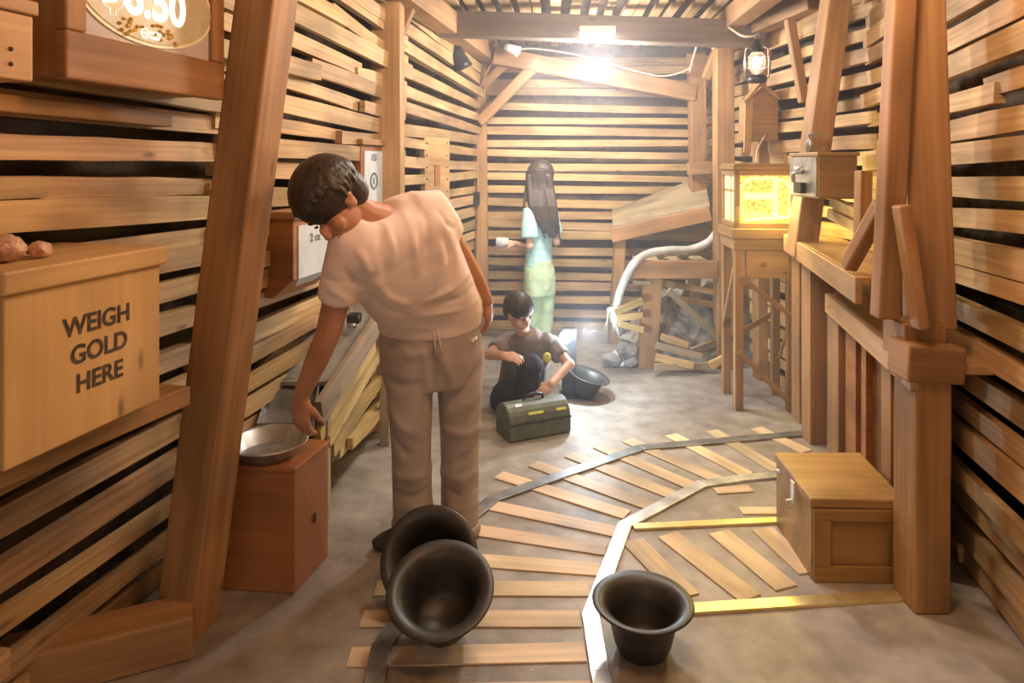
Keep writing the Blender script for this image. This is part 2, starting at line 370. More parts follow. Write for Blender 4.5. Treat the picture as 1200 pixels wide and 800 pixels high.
def laths(m, a, b, inward, zr, pitch=.1, hh=(.058, .082), lean=0., tilt=0., over=.06, split=.35, prot=.03, skip=None, tint=.2):
    a = V((a[0], a[1], 0)); b = V((b[0], b[1], 0)); nrm = V((inward[0], inward[1], 0)).normalized()
    z = zr[0] + .03; d = (b - a).normalized()
    while z < zr[1]:
        h = random.uniform(*hh); kt = (tilt(z) if callable(tilt) else tilt)
        pieces = [(0, 1)]
        if random.random() < split:
            s_ = random.uniform(.25, .75); pieces = [(0, s_ + .02), (s_ - .03, 1)]
        for (s0, s1) in pieces:
            if skip and skip(z, (s0 + s1) / 2): continue
            za = z + (s0 - .5) * kt + random.uniform(-.024, .024); zb = z + (s1 - .5) * kt + random.uniform(-.018, .018)
            pr = random.uniform(0, prot)
            p0 = a.lerp(b, s0) - d * (over if s0 == 0 else 0) + nrm * pr; p1 = a.lerp(b, s1) + d * (over if s1 == 1 else 0) + nrm * (pr + random.uniform(-.01, .01))
            p0.z = za; p1.z = zb; p0.x += lean * (za - 1.5); p1.x += lean * (zb - 1.5)
            m.beam(p0, p1, random.uniform(.03, .05), h, seg=5, bow=random.uniform(-.012, .012), wob=.06, taper=random.uniform(.85, 1.1), tint=rt(tint), roll=random.uniform(-.08, .08))
        z += (pitch(z) if callable(pitch) else pitch) * random.uniform(.84, 1.2)

LP = [(-1.90, -1.1), (-1.62, 0.1), (-1.083, 2.5), (-.73, 4.07), (-.28, 6.12)]
RP = [(1.0, -1.1), (1.16, 0.0), (1.49, 1.6), (1.93, 3.6), (1.78, 4.9), (1.78, 6.2)]
wl = struct(backing('wall_left', [(x - .13, y) for x, y in LP], lean=.1))
m = MB()
inl = (.97, -.22)
laths(m, LP[0], LP[1], inl, (0, 2.5), lean=.1)
laths(m, LP[1], (-1.083, 2.5), inl, (0, 2.5), (lambda z: .122 if z < .85 else .094), lean=.1, tilt=lambda z: -.05 + .09 * (1.2 - z), split=.5, prot=.045)
laths(m, (-1.083, 2.5), (-.73, 4.07), inl, (0.42, 2.5), .093, lean=.1, tilt=lambda z: -.10 * (z - 1.1), split=.4, prot=.05)
laths(m, (-.73, 4.07), (-.28, 6.12), inl, (0, 2.5), .105, lean=.05, tilt=lambda z: -.12 * max(0, z - 1.3) , split=.25)
m.build('lath_cladding', M_lath, wl)
wr = struct(backing('wall_right', [(x + .13, y) for x, y in RP]))
m = MB(); inr = (-.97, .22)
laths(m, RP[0], RP[1], inr, (0, 2.5))
laths(m, RP[1], RP[2], inr, (0, 2.5), .125, (.065, .095), tilt=lambda z: .12 * (1.0 - z), split=.3, prot=.05)
laths(m, RP[2], RP[3], inr, (0, 2.5), .11, (.065, .09), tilt=lambda z: -.05, split=.3, prot=.05)
laths(m, RP[3], RP[4], (-1, 0), (0, 2.5), .105, split=.2)
laths(m, RP[4], RP[5], (-1, 0), (0, 2.5), .10, split=.2)
m.build('lath_cladding', M_lath, wr)
wb = struct(backing('wall_back', [(-.55, 6.32), (2.0, 6.32)]))
m = MB(); laths(m, (-.40, 6.12), (1.82, 6.12), (0, -1), (0, 2.5), .104, (.060, .075), tilt=lambda z: -.03, split=.08, prot=.03)
m.build('lath_cladding', M_lath, wb)
# ceiling: dark boards with roof laths running down the tunnel
m = MB(); m.box((-2.4, -1.1, 2.72), (2.6, 6.5, 2.80)); ce = struct(m.build('ceiling', M_rock))
m = MB(); x = -1.5
while x < 2.2:
    for (y0, y1) in ((-1.0, 1.6), (1.5, 4.2), (4.1, 6.25)):
        p0 = V((x - .1 + random.uniform(-.03, .03) + (y0 - 4) * .06, y0, 2.585 + random.uniform(-.02, .02)))
        p1 = V((x - .1 + random.uniform(-.03, .03) + (y1 - 4) * .06, y1, 2.585 + random.uniform(-.02, .02)))
        m.beam(p0, p1, random.uniform(.05, .075), .035, seg=3, wob=.06)
    x += .12 * random.uniform(.9, 1.1)
m.build('lath_cladding', M_lath, ce)

# ================================================================= FRAME TIMBERS
def timber(name, label, cat, p0, p1, w_, h_, up=(0, 1, 0), bevel=.008, group='mine frame timbers', roll=0., mat=None, seg=4, bow=0, wob=.02):
    mm = MB(); mm.beam(p0, p1, w_, h_, up, seg=seg, wob=wob, bow=bow, roll=roll)
    return tag(mm.build(name, mat or M_beam, bevel=bevel), label, cat, group)
# left side
timber('timber_post', 'leaning square timber post in the left foreground beside the large stencilled crate', 'post', W(217, 748, 2.2) , W(322, -70, 2.2) , .145, .13, (.3, 1, 0), roll=0)
timber('sill_beam', 'rough timber sill on the floor at the foot of the left foreground post', 'beam', (-1.75, 1.78, .07), (-.99, 2.12, .065), .14, .13, (0, 0, 1))
timber('timber_post', 'square timber post on the left wall behind the bending person', 'post', (-.695, 3.86, 0), (-.695, 3.82, 2.56), .165, .15, mat=M_board)
timber('timber_post', 'slender corner post where the left wall meets the back wall, cable running down it', 'post', (-.26, 5.98, 0), (-.29, 5.95, 2.5), .12, .11)
timber('roof_beam', 'long roof timber running along the top of the left wall to the corner', 'beam', (-1.05, 1.4, 2.47), (-.19, 6.0, 2.44), .14, .15, (0, 0, 1))
timber('roof_beam', 'dark cross timber under the roof carrying the bright tube lamp', 'beam', (-.62, 4.72, 2.46), (1.70, 4.62, 2.36), .14, .17, (0, 0, 1), mat=M_darkbeam)
timber('roof_beam', 'sloping cross timber in front of the back wall, cable laid along it', 'beam', (-.15, 5.72, 2.39), (1.52, 5.66, 2.07), .11, .14, (0, 0, 1))
timber('brace', 'broad diagonal brace between the corner post and the sloping cross timber', 'brace', W(562, 143, 5.82), W(628, 76, 5.72), .09, .10, (0, 1, 0))
timber('brace', 'short thin diagonal brace tucked high in the left back corner', 'brace', W(566, 100, 5.9), W(602, 66, 5.80), .07, .07, (0, 1, 0))
timber('brace', 'diagonal brace at the head of the post behind the bending person', 'brace', W(463, 45, 4.05), W(487, -12, 3.9), .08, .08, (0, 1, 0))
# right side
timber('timber_post', 'thick upright post in the right foreground with a splayed brace each side', 'post', (1.455, 2.38, .93), (1.385, 2.36, 2.56), .135, .13, (.3, 1, 0))
timber('timber_post', 'short stout post standing on the floor right of the hasped chest', 'post', (1.395, 2.33, 0), (1.40, 2.33, .80), .12, .14, (0, 1, 0))
timber('roof_beam', 'roof timber along the top of the right wall', 'beam', (1.28, .6, 2.50), (1.52, 5.0, 2.47), .13, .14, (0, 0, 1))
timber('brace', 'left leg of the splayed brace pair on the right foreground post', 'brace', W(1034, 240, 2.44), W(994, 312, 2.62), .05, .06, (0, 1, 0))
timber('brace', 'right leg of the splayed brace pair on the right foreground post', 'brace', W(1056, 240, 2.26), W(1079, 385, 2.25), .04, .06, (0, 1, 0))
timber('stud', 'tall upright stud in front of the right foreground post, between two splayed braces', 'post', W(1037, 372, 2.36), W(1058, -40, 2.30), .075, .07, (0, 1, 0))
timber('timber_post', 'leaning post right of the glowing cabinet with the tap box fixed to it', 'post', W(938, 300, 3.72), W(982, -20, 3.62), .12, .13, (0, 1, 0))
timber('brace', 'thin pale brace rising beside the leaning post to the roof', 'brace', W(942, 120, 3.95), W(925, 22, 3.95), .05, .06, (0, 1, 0))
timber('timber_post', 'tall post left of the hanging lantern', 'post', (1.555, 5.0, 0), (1.545, 5.0, 2.40), .13, .12)
timber('timber_post', 'reddish post right of the hanging lantern behind the glowing cabinet', 'post', (1.74, 4.75, 0), (1.74, 4.75, 2.50), .10, .12)
timber('brace', 'short brace meeting the head of the post left of the lantern', 'brace', W(827, 92, 5.15), W(850, 35, 5.05), .06, .08, (0, 1, 0))
timber('timber_post', 'crooked post in the right back corner above the sloping chute', 'post', W(818, 245, 5.86), W(816, 62, 5.62), .13, .12, (0, 1, 0))
timber('timber_block', 'short horizontal block nailed across the crooked corner post', 'block', W(806, 198, 5.66), W(838, 196, 5.66), .09, .10, (0, 0, 1), seg=1)
timber('roof_beam', 'pale short roof timber reaching from the lantern post toward the leaning post', 'beam', W(840, 50, 5.0), W(955, 0, 4.1), .11, .12, (0, 0, 1))

# ================================================================= FLOOR TRACK
def strip(name, label, pts, wd, mat, zt=.012, cat='rail', group='rails set in the floor'):
    # pts: ground centre line; mitred strip
    P = [V(p) for p in pts]; L = []; Rr = []
    for i, p in enumerate(P):
        d0 = (P[i] - P[i - 1]).normalized() if i else None; d1 = (P[i + 1] - P[i]).normalized() if i < len(P) - 1 else None
        d = ((d0 or d1) + (d1 or d0)).normalized(); n = V((-d.y, d.x, 0)); k = 1 / max(.6, n.dot(V((-(d1 or d0).y, (d1 or d0).x, 0))))
        L.append(p + n * wd / 2 * k); Rr.append(p - n * wd / 2 * k)
    mm = MB()
    for i in range(len(P) - 1):
        q = [L[i], Rr[i], Rr[i + 1], L[i + 1]]; vs = [V((a.x, a.y, 0.0)) for a in q] + [V((a.x, a.y, zt)) for a in q]
        u = i * 1.0; mm.add(vs, [[3, 2, 1, 0], [4, 5, 6, 7], [0, 1, 5, 4], [1, 2, 6, 5], [2, 3, 7, 6], [3, 0, 4, 7]], None)
    return tag(mm.build(name, mat, bevel=.002), label, cat, group)
strip('rail', 'dark outer rail curving from under the two tilted pots to the far bench', [G(432, 840), G(447, 760), G(553, 607), G(578, 586), G(752, 526), G(955, 508)], .062, M_darksteel)
strip('rail', 'bright silver inner rail bending in front of the pots', [G(716, 850), G(703, 790), G(692, 723), G(732, 617), G(822, 569), G(868, 562), G(935, 556)], .058, M_rail)
strip('rail', 'metal branch strip tinted gold-lit, leading to the left side of the chest', [G(742, 619), G(915, 611)], .042, M_goldlit, .011)
strip('rail', 'metal branch strip tinted gold-lit, in front of the chest behind the upright pot', [G(800, 716), G(1062, 699)], .052, M_goldlit, .011)
ORD = ['first', 'second', 'third', 'fourth', 'fifth', 'sixth', 'seventh', 'eighth', 'ninth', 'tenth', 'eleventh', 'twelfth', 'thirteenth', 'fourteenth', 'fifteenth']
ties = [((405, 818), (694, 812)), ((409, 771), (686, 765)), ((424, 726), (680, 726)), ((440, 690), (690, 691)), ((470, 651), (703, 668)), ((545, 620), (710, 645)), ((572, 592), (722, 624)),
        ((584, 557), (735, 604)), ((625, 544), (766, 595)), ((667, 533), (792, 582)), ((701, 523), (813, 571)), ((735, 516), (843, 563)), ((786, 510), (876, 557)), ((834, 505), (912, 552)), ((886, 502), (945, 530))]
def plank(name, label, a, b, wd, zt, group):
    d = (b - a).normalized(); n = V((-d.y, d.x, 0)) * wd / 2
    mm = MB(); mm.beam(a + V((0, 0, zt / 2)), b + V((0, 0, zt / 2)), wd, zt, (0, 0, 1), seg=1)
    return tag(mm.build(name, M_tie, bevel=.0015), label, 'railroad tie', group)
for i, (a, b) in enumerate(ties):
    plank('railroad_tie', 'pale floor tie across the curved track, %s counted from the near end' % ORD[i], G(*a), G(*b), .082, .006, 'ties of the curved track')
t2 = [((741, 634), (806, 700), 'between the silver rail and the upright pot'), ((782, 627), (880, 702), 'second from the silver rail'), ((842, 624), (922, 690), 'third from the silver rail'), ((893, 620), (950, 672), 'nearest the chest')]
for a, b, q in t2: plank('railroad_tie', 'diagonal floor tie of the branch track, ' + q, G(*a), G(*b), .095, .006, 'ties of the branch track')
for a, b, q in [((868, 599), (912, 599), 'beside the back corner of the chest'), ((838, 576), (880, 573), 'under the far part of the silver rail')]:
    plank('railroad_tie', 'short floor tie fragment ' + q, G(*a), G(*b), .06, .006, 'short tie ends')

# ================================================================= POTS
def pot(label, loc, rot=(0, 0, 0), sc=1., group='black wide-rimmed pots'):
    prof = [(.0005, 0), (.06, 0), (.078, .006), (.09, .03), (.105, .09), (.118, .133), (.132, .146), (.158, .155), (.161, .158), (.158, .162), (.130, .153), (.112, .139), (.099, .09), (.083, .035), (.07, .014), (.0005, .011)]
    prof = [(r_, z_) for r_, z_ in prof]
    mm = MB(); mm.lathe(prof, 56)
    o = mm.build('pot', M_black, smooth=True, origin=(0, 0, 0)); o.location = loc; o.rotation_euler = rot; o.scale = (sc, sc, sc)
    return tag(o, label, 'pot', group)
pot('black wide-rimmed pot standing upright in front of the gold-lit strip', (.402, 2.10, .0), (R(0), 0, 0), .96)
def tilt_pot(label, px, py, Y, ax, tilt_deg, sc, snap=True):
    # place so that the rim centre projects to px,py and the pot's lowest point touches the floor
    Mx = Matrix.Rotation(R(tilt_deg), 4, V(ax)); rim = Mx @ V((0, 0, .156 * sc)); c = W(px, py, Y) - rim
    pts = [Mx @ V((r_ * sc * math.cos(t), r_ * sc * math.sin(t), z_ * sc)) for r_, z_ in ((.06, 0), (.078, .006), (.09, .03), (.118, .133), (.158, .155), (.161, .158)) for t in [k * math.pi / 12 for k in range(24)]]
    if snap: c.z = -min(p.z for p in pts)
    return pot(label, c, Mx.to_euler(), sc)
tilt_pot('black pot tipped toward the viewer, its open mouth showing, front one of the touching pair', 516, 689, 2.10, (1, -.05, 0), 23, 1.03, False)
tilt_pot('black pot tipped behind its twin beside the black shoe, only its back rim showing', 503, 668, 2.31, (1, -.05, 0), 50, 1.03)
tilt_pot('black pot by the kneeling boy, tilted with one side of its rim lifted', 690, 436, 4.35, (.3, 1, 0), 17, .86)

# ================================================================= LEFT WALL THINGS
d_ax = V((.2195, .9756, 0))              # direction of the left wall (away from the viewer)
n_in = V((.9756, -.2195, 0))             # into the room
def fr(o, a, b, c): return V(o) + d_ax * a + n_in * b + V((0, 0, c))
def FM(o):                                # local frame x=along wall, y=into the room... right handed (y, x swapped by sign)
    return Matrix(((d_ax.x, -n_in.x, 0, o[0]), (d_ax.y, -n_in.y, 0, o[1]), (0, 0, 1, o[2]), (0, 0, 0, 1)))
def lbox(m_, o, a0, a1, b0, b1, c0, c1, axis=None, tint=None):   # a along wall, b distance behind(-)/front(+) of face
    m_.box((a0, -b1, c0), (a1, -b0, c1), FM(o), tint, axis)

# stencilled crate
O = (-1.035, 1.39, .868)
t = thing('weighing_crate', 'large pale plywood crate on the left wall stencilled WEIGH GOLD HERE, ore on its lid', 'crate', O)
m = MB(); lbox(m, O, 0, .44, -.40, 0, 0, .36, 2, (1, 1, 1)); body = m.build('body', M_crate, t, bevel=.004)
m = MB(); lbox(m, O, -.012, .452, -.41, .014, .36, .41, 0, (1.05, 1.05, 1.05)); part(m.build('lid', M_crate, t, bevel=.006), 'overhanging plywood lid')
for txt, zc, ac in (('WEIGH', .256, .238), ('GOLD', .190, .243), ('HERE', .122, .243)):
    text_mesh(txt, .060, fr(O, ac, .0012, zc), d_ax, (0, 0, 1), .0006, M_ink, 'stencil_lettering', t, bold=.0012)
# support ledge
m = MB(); m.beam(fr(O, -.5, -.25, -.03), fr(O, .62, -.19, -.05), .30, .055, (0, 0, 1)); tag(m.build('ledge', M_beam, bevel=.004), 'rough ledge board under the large stencilled crate', 'ledge')
def rock(label, c, r, mat, group, seed, name='rock', seg=3):
    rr = random.Random(seed); bm = bmesh.new(); bmesh.ops.create_icosphere(bm, subdivisions=seg, radius=1)
    ds = [V((rr.gauss(0, 1), rr.gauss(0, 1), rr.gauss(0, 1))).normalized() for _ in range(11)]; cut = [rr.uniform(.62, .92) for _ in ds]
    for v in bm.verts:
        n = v.co.normalized(); k = 1.
        for d, ct in zip(ds, cut):
            q = n.dot(d)
            if q > .05: k = min(k, ct / q)
        k *= 1 + .03 * math.sin(n.x * 9 + seed) * math.cos(n.z * 8)
        v.co = V((n.x * k * r[0], n.y * k * r[1], n.z * k * r[2]))
    zmin = min(v.co.z for v in bm.verts)
    for v in bm.verts: v.co.z -= zmin
    me = bpy.data.meshes.new(name); bm.to_mesh(me); bm.free(); me.materials.append(mat)
    ca = me.color_attributes.new('tint', 'FLOAT_COLOR', 'CORNER')
    o = bpy.data.objects.new(name, me); COL.objects.link(o); o.location = c; o.rotation_euler.z = rr.uniform(0, 6)
    return tag(o, label, 'rock', group)
for i, (a, b, rr_, lab) in enumerate([(.10, -.12, .045, 'largest pink lump of ore on the stencilled crate lid'), (.17, -.09, .026, 'small pink ore lump right of the largest one on the crate lid'), (.03, -.10, .032, 'pink ore lump at the near corner of the crate lid'), (.20, -.14, .018, 'tiniest ore chip on the stencilled crate lid')]):
    rock(lab, fr(O, a, b, .411), (rr_ * 1.2, rr_, rr_ * .8), M_pinkrock, 'ore on the crate lid', 20 + i)

# price display cabinet
O = (-1.035, 1.585, 1.695)
t = thing('price_display', 'framed price board with an oval sign high on the left wall above the stencilled crate', 'sign', O)
Wd, Hd = .585, .54
m = MB(); lbox(m, O, 0.01, Wd - .01, -.24, -.035, 0.01, Hd - .01, 2, (1, 1, 1)); m.build('case', M_beam, t, bevel=.004)
m = MB()
lbox(m, O, 0, Wd, -.035, 0, 0, .115, 0, (1.0, .90, .86)); lbox(m, O, 0, Wd, -.035, 0, Hd - .06, Hd, 0, (1.0, .90, .86))
lbox(m, O, 0, .06, -.035, 0, .115, Hd - .06, 2, (1.0, .90, .86)); lbox(m, O, Wd - .055, Wd, -.035, 0, .115, Hd - .06, 2, (1.0, .90, .86))
m.build('frame', M_beam, t, bevel=.006)
M_pane = mottled('milky_pane', (.42, .36, .36), (.60, .54, .54), 3, .18, bump=0, spec=.7)
m = MB(); lbox(m, O, .055, Wd - .05, -.034, -.018, .11, Hd - .055, 2, (1, 1, 1)); m.build('pane', M_pane, t)
def oval(m_, ca, cc, ra, rc, b0, b1, n=56):
    m_.prism([fr(O, ca + ra * math.cos(2 * math.pi * k / n), b0, cc + rc * math.sin(2 * math.pi * k / n)) for k in range(n)], n_in * (b1 - b0), (1, 1, 1))
M_ov = mottled('gilt_print', (.50, .42, .22), (.60, .56, .40), 16, .35, bump=.1)
M_cream = mottled('pale_gold_edge', (.80, .78, .55), (.88, .86, .66), 16, .35, bump=0)
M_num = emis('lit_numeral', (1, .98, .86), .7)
ca_, cc_ = .285, .252
m = MB(); oval(m, ca_, cc_, .255, .132, -.018, -.013); m.build('oval_border', M_cream, t)
m = MB(); oval(m, ca_, cc_, .244, .122, -.014, -.010); m.build('oval_plate', M_ov, t)
text_mesh('$8.50', .135, fr(O, .262, -.0085, .238), d_ax, (0, 0, 1), .001, M_num, 'price_numerals', t, bold=.004)
M_nug = mottled('gold_nugget_print', (.55, .33, .06), (.95, .70, .25), 60, .3, .6, bump=.4)
rr_ = random.Random(3)
for (ca2, cc2) in ((.205, .165), (.335, .168)):
    m = MB()
    for k in range(16):
        a_ = ca2 + rr_.gauss(0, .022); c_ = cc2 + rr_.gauss(0, .012); m.ell(fr(O, a_, -.009, c_), (.006, .006, .005), n=8)
    m.build('nugget_print', M_nug, t)
m = MB()
for k in range(24):
    a1 = 2 * math.pi * k / 24; a2 = 2 * math.pi * (k + 1) / 24
    m.beam(fr(O, .255 + .013 * math.cos(a1), -.0085, .152 + .013 * math.sin(a1)), fr(O, .255 + .013 * math.cos(a2), -.0085, .152 + .013 * math.sin(a2)), .003, .002)
m.beam(fr(O, .246, -.0085, .152), fr(O, .264, -.0085, .152), .003, .002)
for j in range(2):
    for k in range(4): m.beam(fr(O, .275 + k * .011, -.0085, .157 - j * .013), fr(O, .283 + k * .011, -.0085, .157 - j * .013), .002, .007)
m.build('emblem', M_num, t)

# wooden box in the top left corner
O = (-.985, 1.405, 1.665); t = thing('wall_box', 'plain pine box with an overhanging lid in the top left corner of the photo', 'box', O)
m = MB(); lbox(m, O, -.36, 0, -.30, 0, 0, .135, 0, (1.15, 1.15, 1.1)); m.build('body', M_board, t, bevel=.004)
m = MB(); lbox(m, O, -.37, .006, -.31, .008, .135, .165, 0, (1.1, 1.1, 1.05)); m.build('lid', M_board, t, bevel=.004)
for a_, c_ in ((-.05, .03), (-.05, .06), (-.17, .10)):
    m = MB(); m.ell(fr(O, a_, .0, c_), (.005, .005, .005), n=10); m.build('screw', M_ink, t)
m = MB(); m.beam(fr(O, -.5, -.26, -.02), fr(O, .7, -.30, -.035), .12, .04); tag(m.build('ledge', M_beam, bevel=.003), 'dark rail board under the pine corner box and the price board', 'ledge')

# dispensers with pale fronts
def dispenser(label, O, La, D, H, txt, group='wall dispensers with pale fronts', taper=True, ring=False):
    t = thing('wall_dispenser', label, 'dispenser', O)
    m = MB()
    side = [(0, 0), (D * .55, 0), (D, H * .22), (D, H - .03), (0, H - .03)] if taper else [(0, 0), (D, 0), (D, H - .03), (0, H - .03)]
    m.prism([fr(O, 0, -D + y, z) for y, z in side], d_ax * La); m.build('body', M_red, t, bevel=.003)
    m = MB(); lbox(m, O, -.02, La + .02, -D, .02, H - .03, H, 0); m.build('lid', M_beam, t, bevel=.004)
    m = MB(); e = .035
    def q3(a, z, b_=0.): return fr(O, a, .0005 + b_, z)
    m.prism([q3(e, H * .22 if taper else .03), q3(La - e, H * .22 if taper else .03), q3(La - e, H - .06), q3(e, H - .06)], n_in * .004)
    if taper: m.prism([q3(e + .06, H * .10, -D * .2455), q3(La - e - .06, H * .10, -D * .2455), q3(La - e, H * .221), q3(e, H * .221)], n_in * .004)
    m.build('front_panel', M_label, t)
    text_mesh(txt, .05, fr(O, La / 2, .006, H * (.66 if taper else .78)), d_ax, (0, 0, 1), .0006, M_inkgrey, 'panel_lettering', t, bold=.001)
    if ring:
        m = MB(); 
        for k in range(20):
            a1 = 2 * math.pi * k / 20; a2 = 2 * math.pi * (k + 1) / 20
            m.beam(fr(O, La / 2 + .04 * math.cos(a1), .006, H * .5 + .04 * math.sin(a1)), fr(O, La / 2 + .04 * math.cos(a2), .006, H * .5 + .04 * math.sin(a2)), .012, .003, n_in)
        m.beam(fr(O, La / 2, .006, H * .46), fr(O, La / 2, .006, H * .54), .012, .003, n_in); m.build('emblem', M_inkgrey, t)
    return t
dispenser('wall dispenser with a tapered grey front panel left of the bending person', (-.885, 2.76, .945), .34, .20, .355, '2 oz')
dispenser('small wall dispenser with a lettered grey panel above the bending person\'s shoulder', (-.775, 3.5, 1.18), .30, .16, .44, '155', taper=False, ring=True)
# nailed cover board
O = (-.50, 4.72, .9)
t = thing('cover_board', 'upright nailed cover board on the left wall near the back corner', 'board', O)
m = MB(); b0 = W(499, 240, 4.78); b1 = W(526, 236, 5.06)
m.prism([W(499, 250, 4.58), W(527, 244, 4.86), W(527, 162, 4.86), W(497, 160, 4.58)], V((-.035, .01, 0)), (1.1, 1.1, 1.0)); m.build('panel', M_board, t, bevel=.003)
m = MB(); m.prism([W(509, 218, 4.685), W(515, 217, 4.75), W(515, 194, 4.75), W(509, 193, 4.685)], V((.006, -.002, 0))); m.build('slot_plate', M_red, t)
for px_, Yq in ((500.5, 4.585), (524, 4.83)):
    for k in range(6): m = MB(); m.ell(W(px_, 168 + k * 14, Yq), (.006, .006, .006), n=8); m.build('nail', M_ink, t)

# pedestal box and pan
t = thing('pedestal_box', 'reddish plywood pedestal box on the floor holding a metal pan', 'box', (-.92, 2.5, 0))
m = MB(); m.prism([(-1.05, 2.40, .0), (-.755, 2.37, 0), (-.70, 2.60, 0), (-1.0, 2.66, 0)], (0, 0, .425)); m.build('body', M_red, t, bevel=.004)
m = MB(); m.prism([(-1.056, 2.394, .425), (-.750, 2.364, .425), (-.694, 2.604, .425), (-1.0, 2.666, .425)], (0, 0, .015), (1.4, 1.3, 1.2)); m.build('top', M_red, t, bevel=.003)
m = MB(); m.ell((-.722, 2.50, .20), (.006, .012, .02), n=10); m.build('knot_hole', M_ink, t)
pc = V((-.885, 2.475, .441)); m = MB()
m.lathe([(.0005, 0), (.09, 0), (.096, .003), (.134, .048), (.142, .051), (.144, .056), (.138, .057), (.130, .052), (.094, .009), (.086, .006), (.0005, .006)], 56, pc)
tag(m.build('pan', M_steel, smooth=True, origin=pc), 'round grey metal pan on the pedestal box under the reaching hand', 'pan')

# sluice with sheet bed
t = thing('sluice', 'sloping wooden sluice with a grey metal bed along the left wall behind the pedestal box', 'sluice', (-.9, 3.2, 0))
pA = V((-.79, 2.74, .46)); pB = V((-.655, 3.75, .74)); pC = V((-1.10, 2.82, .50)); pD = V((-.93, 3.85, .78))
m = MB(); m.prism([W(385, 452, 2.93), pB, pD, W(314, 452, 2.99)], (0, 0, .018)); part(m.build('bed', M_sheet, t), 'dull grey metal bed')
m = MB(); m.beam(pA + V((.015, 0, .03)), pB + V((.015, 0, .03)), .03, .11); m.build('side_board', M_old, t, bevel=.003)
m = MB(); m.beam(pC + V((-.01, 0, .05)), pD + V((-.01, 0, .05)), .03, .09); m.build('side_board', M_old, t, bevel=.003)
for q in (pA + V((0, .12, 0)), pB + V((-.02, -.12, 0)), pC + V((.03, .12, 0)), pD + V((0, -.12, 0))):
    m = MB(); m.beam(V((q.x, q.y, 0)), V((q.x, q.y, q.z + .02)), .05, .05, (0, 1, 0)); m.build('leg', M_old, t, bevel=.003)
# tray
t = thing('steel_tray', 'rectangular dark steel tray at the low end of the sluice', 'tray', (-.96, 2.83, .48))
m = MB()
Q = [W(302, 505, 2.76), W(367, 505, 2.74), W(374, 452, 2.98), W(318, 452, 3.0)]
m.prism(Q, (0, 0, .006)); m.build('base', M_darksteel, t)
m = MB()
for a_, b_ in zip(Q, Q[1:] + Q[:1]): m.beam(a_ + V((0, 0, .018)), b_ + V((0, 0, .018)), .007, .034)
m.build('rim', M_steel, t, bevel=.002)
t = thing('water_valve', 'small black and chrome valve on the sluice bed beside the reaching arm', 'valve', W(415, 374, 3.35))
c_ = W(415, 372, 3.35)
m = MB(); m.box(c_ - V((.03, .035, .025)), c_ + V((.03, .035, .02))); m.build('body', M_blackm, t, bevel=.006)
m = MB(); m.tube([c_ + V((-.01, 0, .0)), c_ + V((-.03, .06, .02)), c_ + V((-.07, .25, .07))], .006); m.build('pipe', M_steel, t, smooth=True)
m = MB(); m.tube([c_ + V((-.02, -.03, -.03)), c_ + V((.015, -.045, -.03))], .012); m.build('spout', M_steel, t, smooth=True)
# loose laths under the sluice
K = [((372, 512, 2.78), (437, 405, 3.55), 'steepest loose lath against the sluice side board'), ((383, 517, 2.85), (445, 412, 3.62), 'loose lath just under the steepest one by the sluice'),
     ((372, 524, 2.9), (438, 432, 3.7), 'third loose lath down in the heap beside the sluice'), ((388, 528, 2.95), (452, 436, 3.72), 'loose lath with a dark nail end in the middle of the heap'),
     ((404, 478, 3.3), (452, 448, 3.75), 'short yellow lath lying across the heap'), ((395, 530, 3.02), (447, 470, 3.8), 'loose lath low in the heap'),
     ((410, 520, 3.1), (455, 470, 3.85), 'thick loose lath near the bottom of the heap'), ((402, 458, 3.5), (452, 432, 3.9), 'greyish lath poking toward the bending person\'s knee'),
     ((386, 536, 3.38), (456, 486, 3.95), 'lowest thin grey lath lying on the floor by the heap')]
for (a_, b_, lab) in K:
    m = MB(); m.beam(W(*a_), W(*b_), .03, random.uniform(.045, .06), seg=4, wob=.08, bow=random.uniform(-.01, .01))
    tag(m.build('loose_lath', M_kind), lab, 'lath', 'loose laths under the sluice')
# ================================================================= RIGHT SIDE THINGS
# hasped chest
t = thing('chest', 'yellowish wooden chest with a metal hasp on the floor by the right wall', 'chest', (1.25, 2.65, 0))
C4 = [V((1.075, 2.45, 0)), V((1.40, 2.44, 0)), V((1.44, 2.83, 0)), V((1.095, 2.83, 0))]
m = MB(); m.prism([c + V((0, 0, .0)) for c in C4], (0, 0, .262)); m.build('body', M_chest, t, bevel=.004)
cc = sum(C4, V()) / 4
m = MB(); m.prism([cc + (c - cc) * 1.035 + V((0, 0, .262)) for c in C4], (0, 0, .034), (1.25, 1.25, 1.2)); m.build('lid', M_chest, t, bevel=.006)
# raised frame on the near face leaves a sunken panel
m = MB(); yf = 2.441
m.beam((1.077, yf, .030), (1.398, yf - .008, .030), .012, .058); m.beam((1.077, yf, .240), (1.398, yf - .008, .240), .012, .042)
for x_ in (1.108, 1.368): m.beam((x_, yf - .003, .059), (x_, yf - .003, .22), .062, .012, (0, 1, 0))
m.build('panel_frame', M_chest, t, bevel=.003)
m = MB(); m.beam((1.069, 2.60, .285), (1.069, 2.60, .205), .03, .004, (1, 0, 0)); m.tube([(1.066, 2.60, .215), (1.045, 2.60, .212), (1.045, 2.60, .190), (1.066, 2.60, .188)], .005); part(m.build('hasp', M_rail, t), 'shiny metal hasp')
m = MB(); m.ell((1.062, 2.72, .265), (.008, .018, .012), n=12); m.build('catch', M_rail, t, smooth=True)

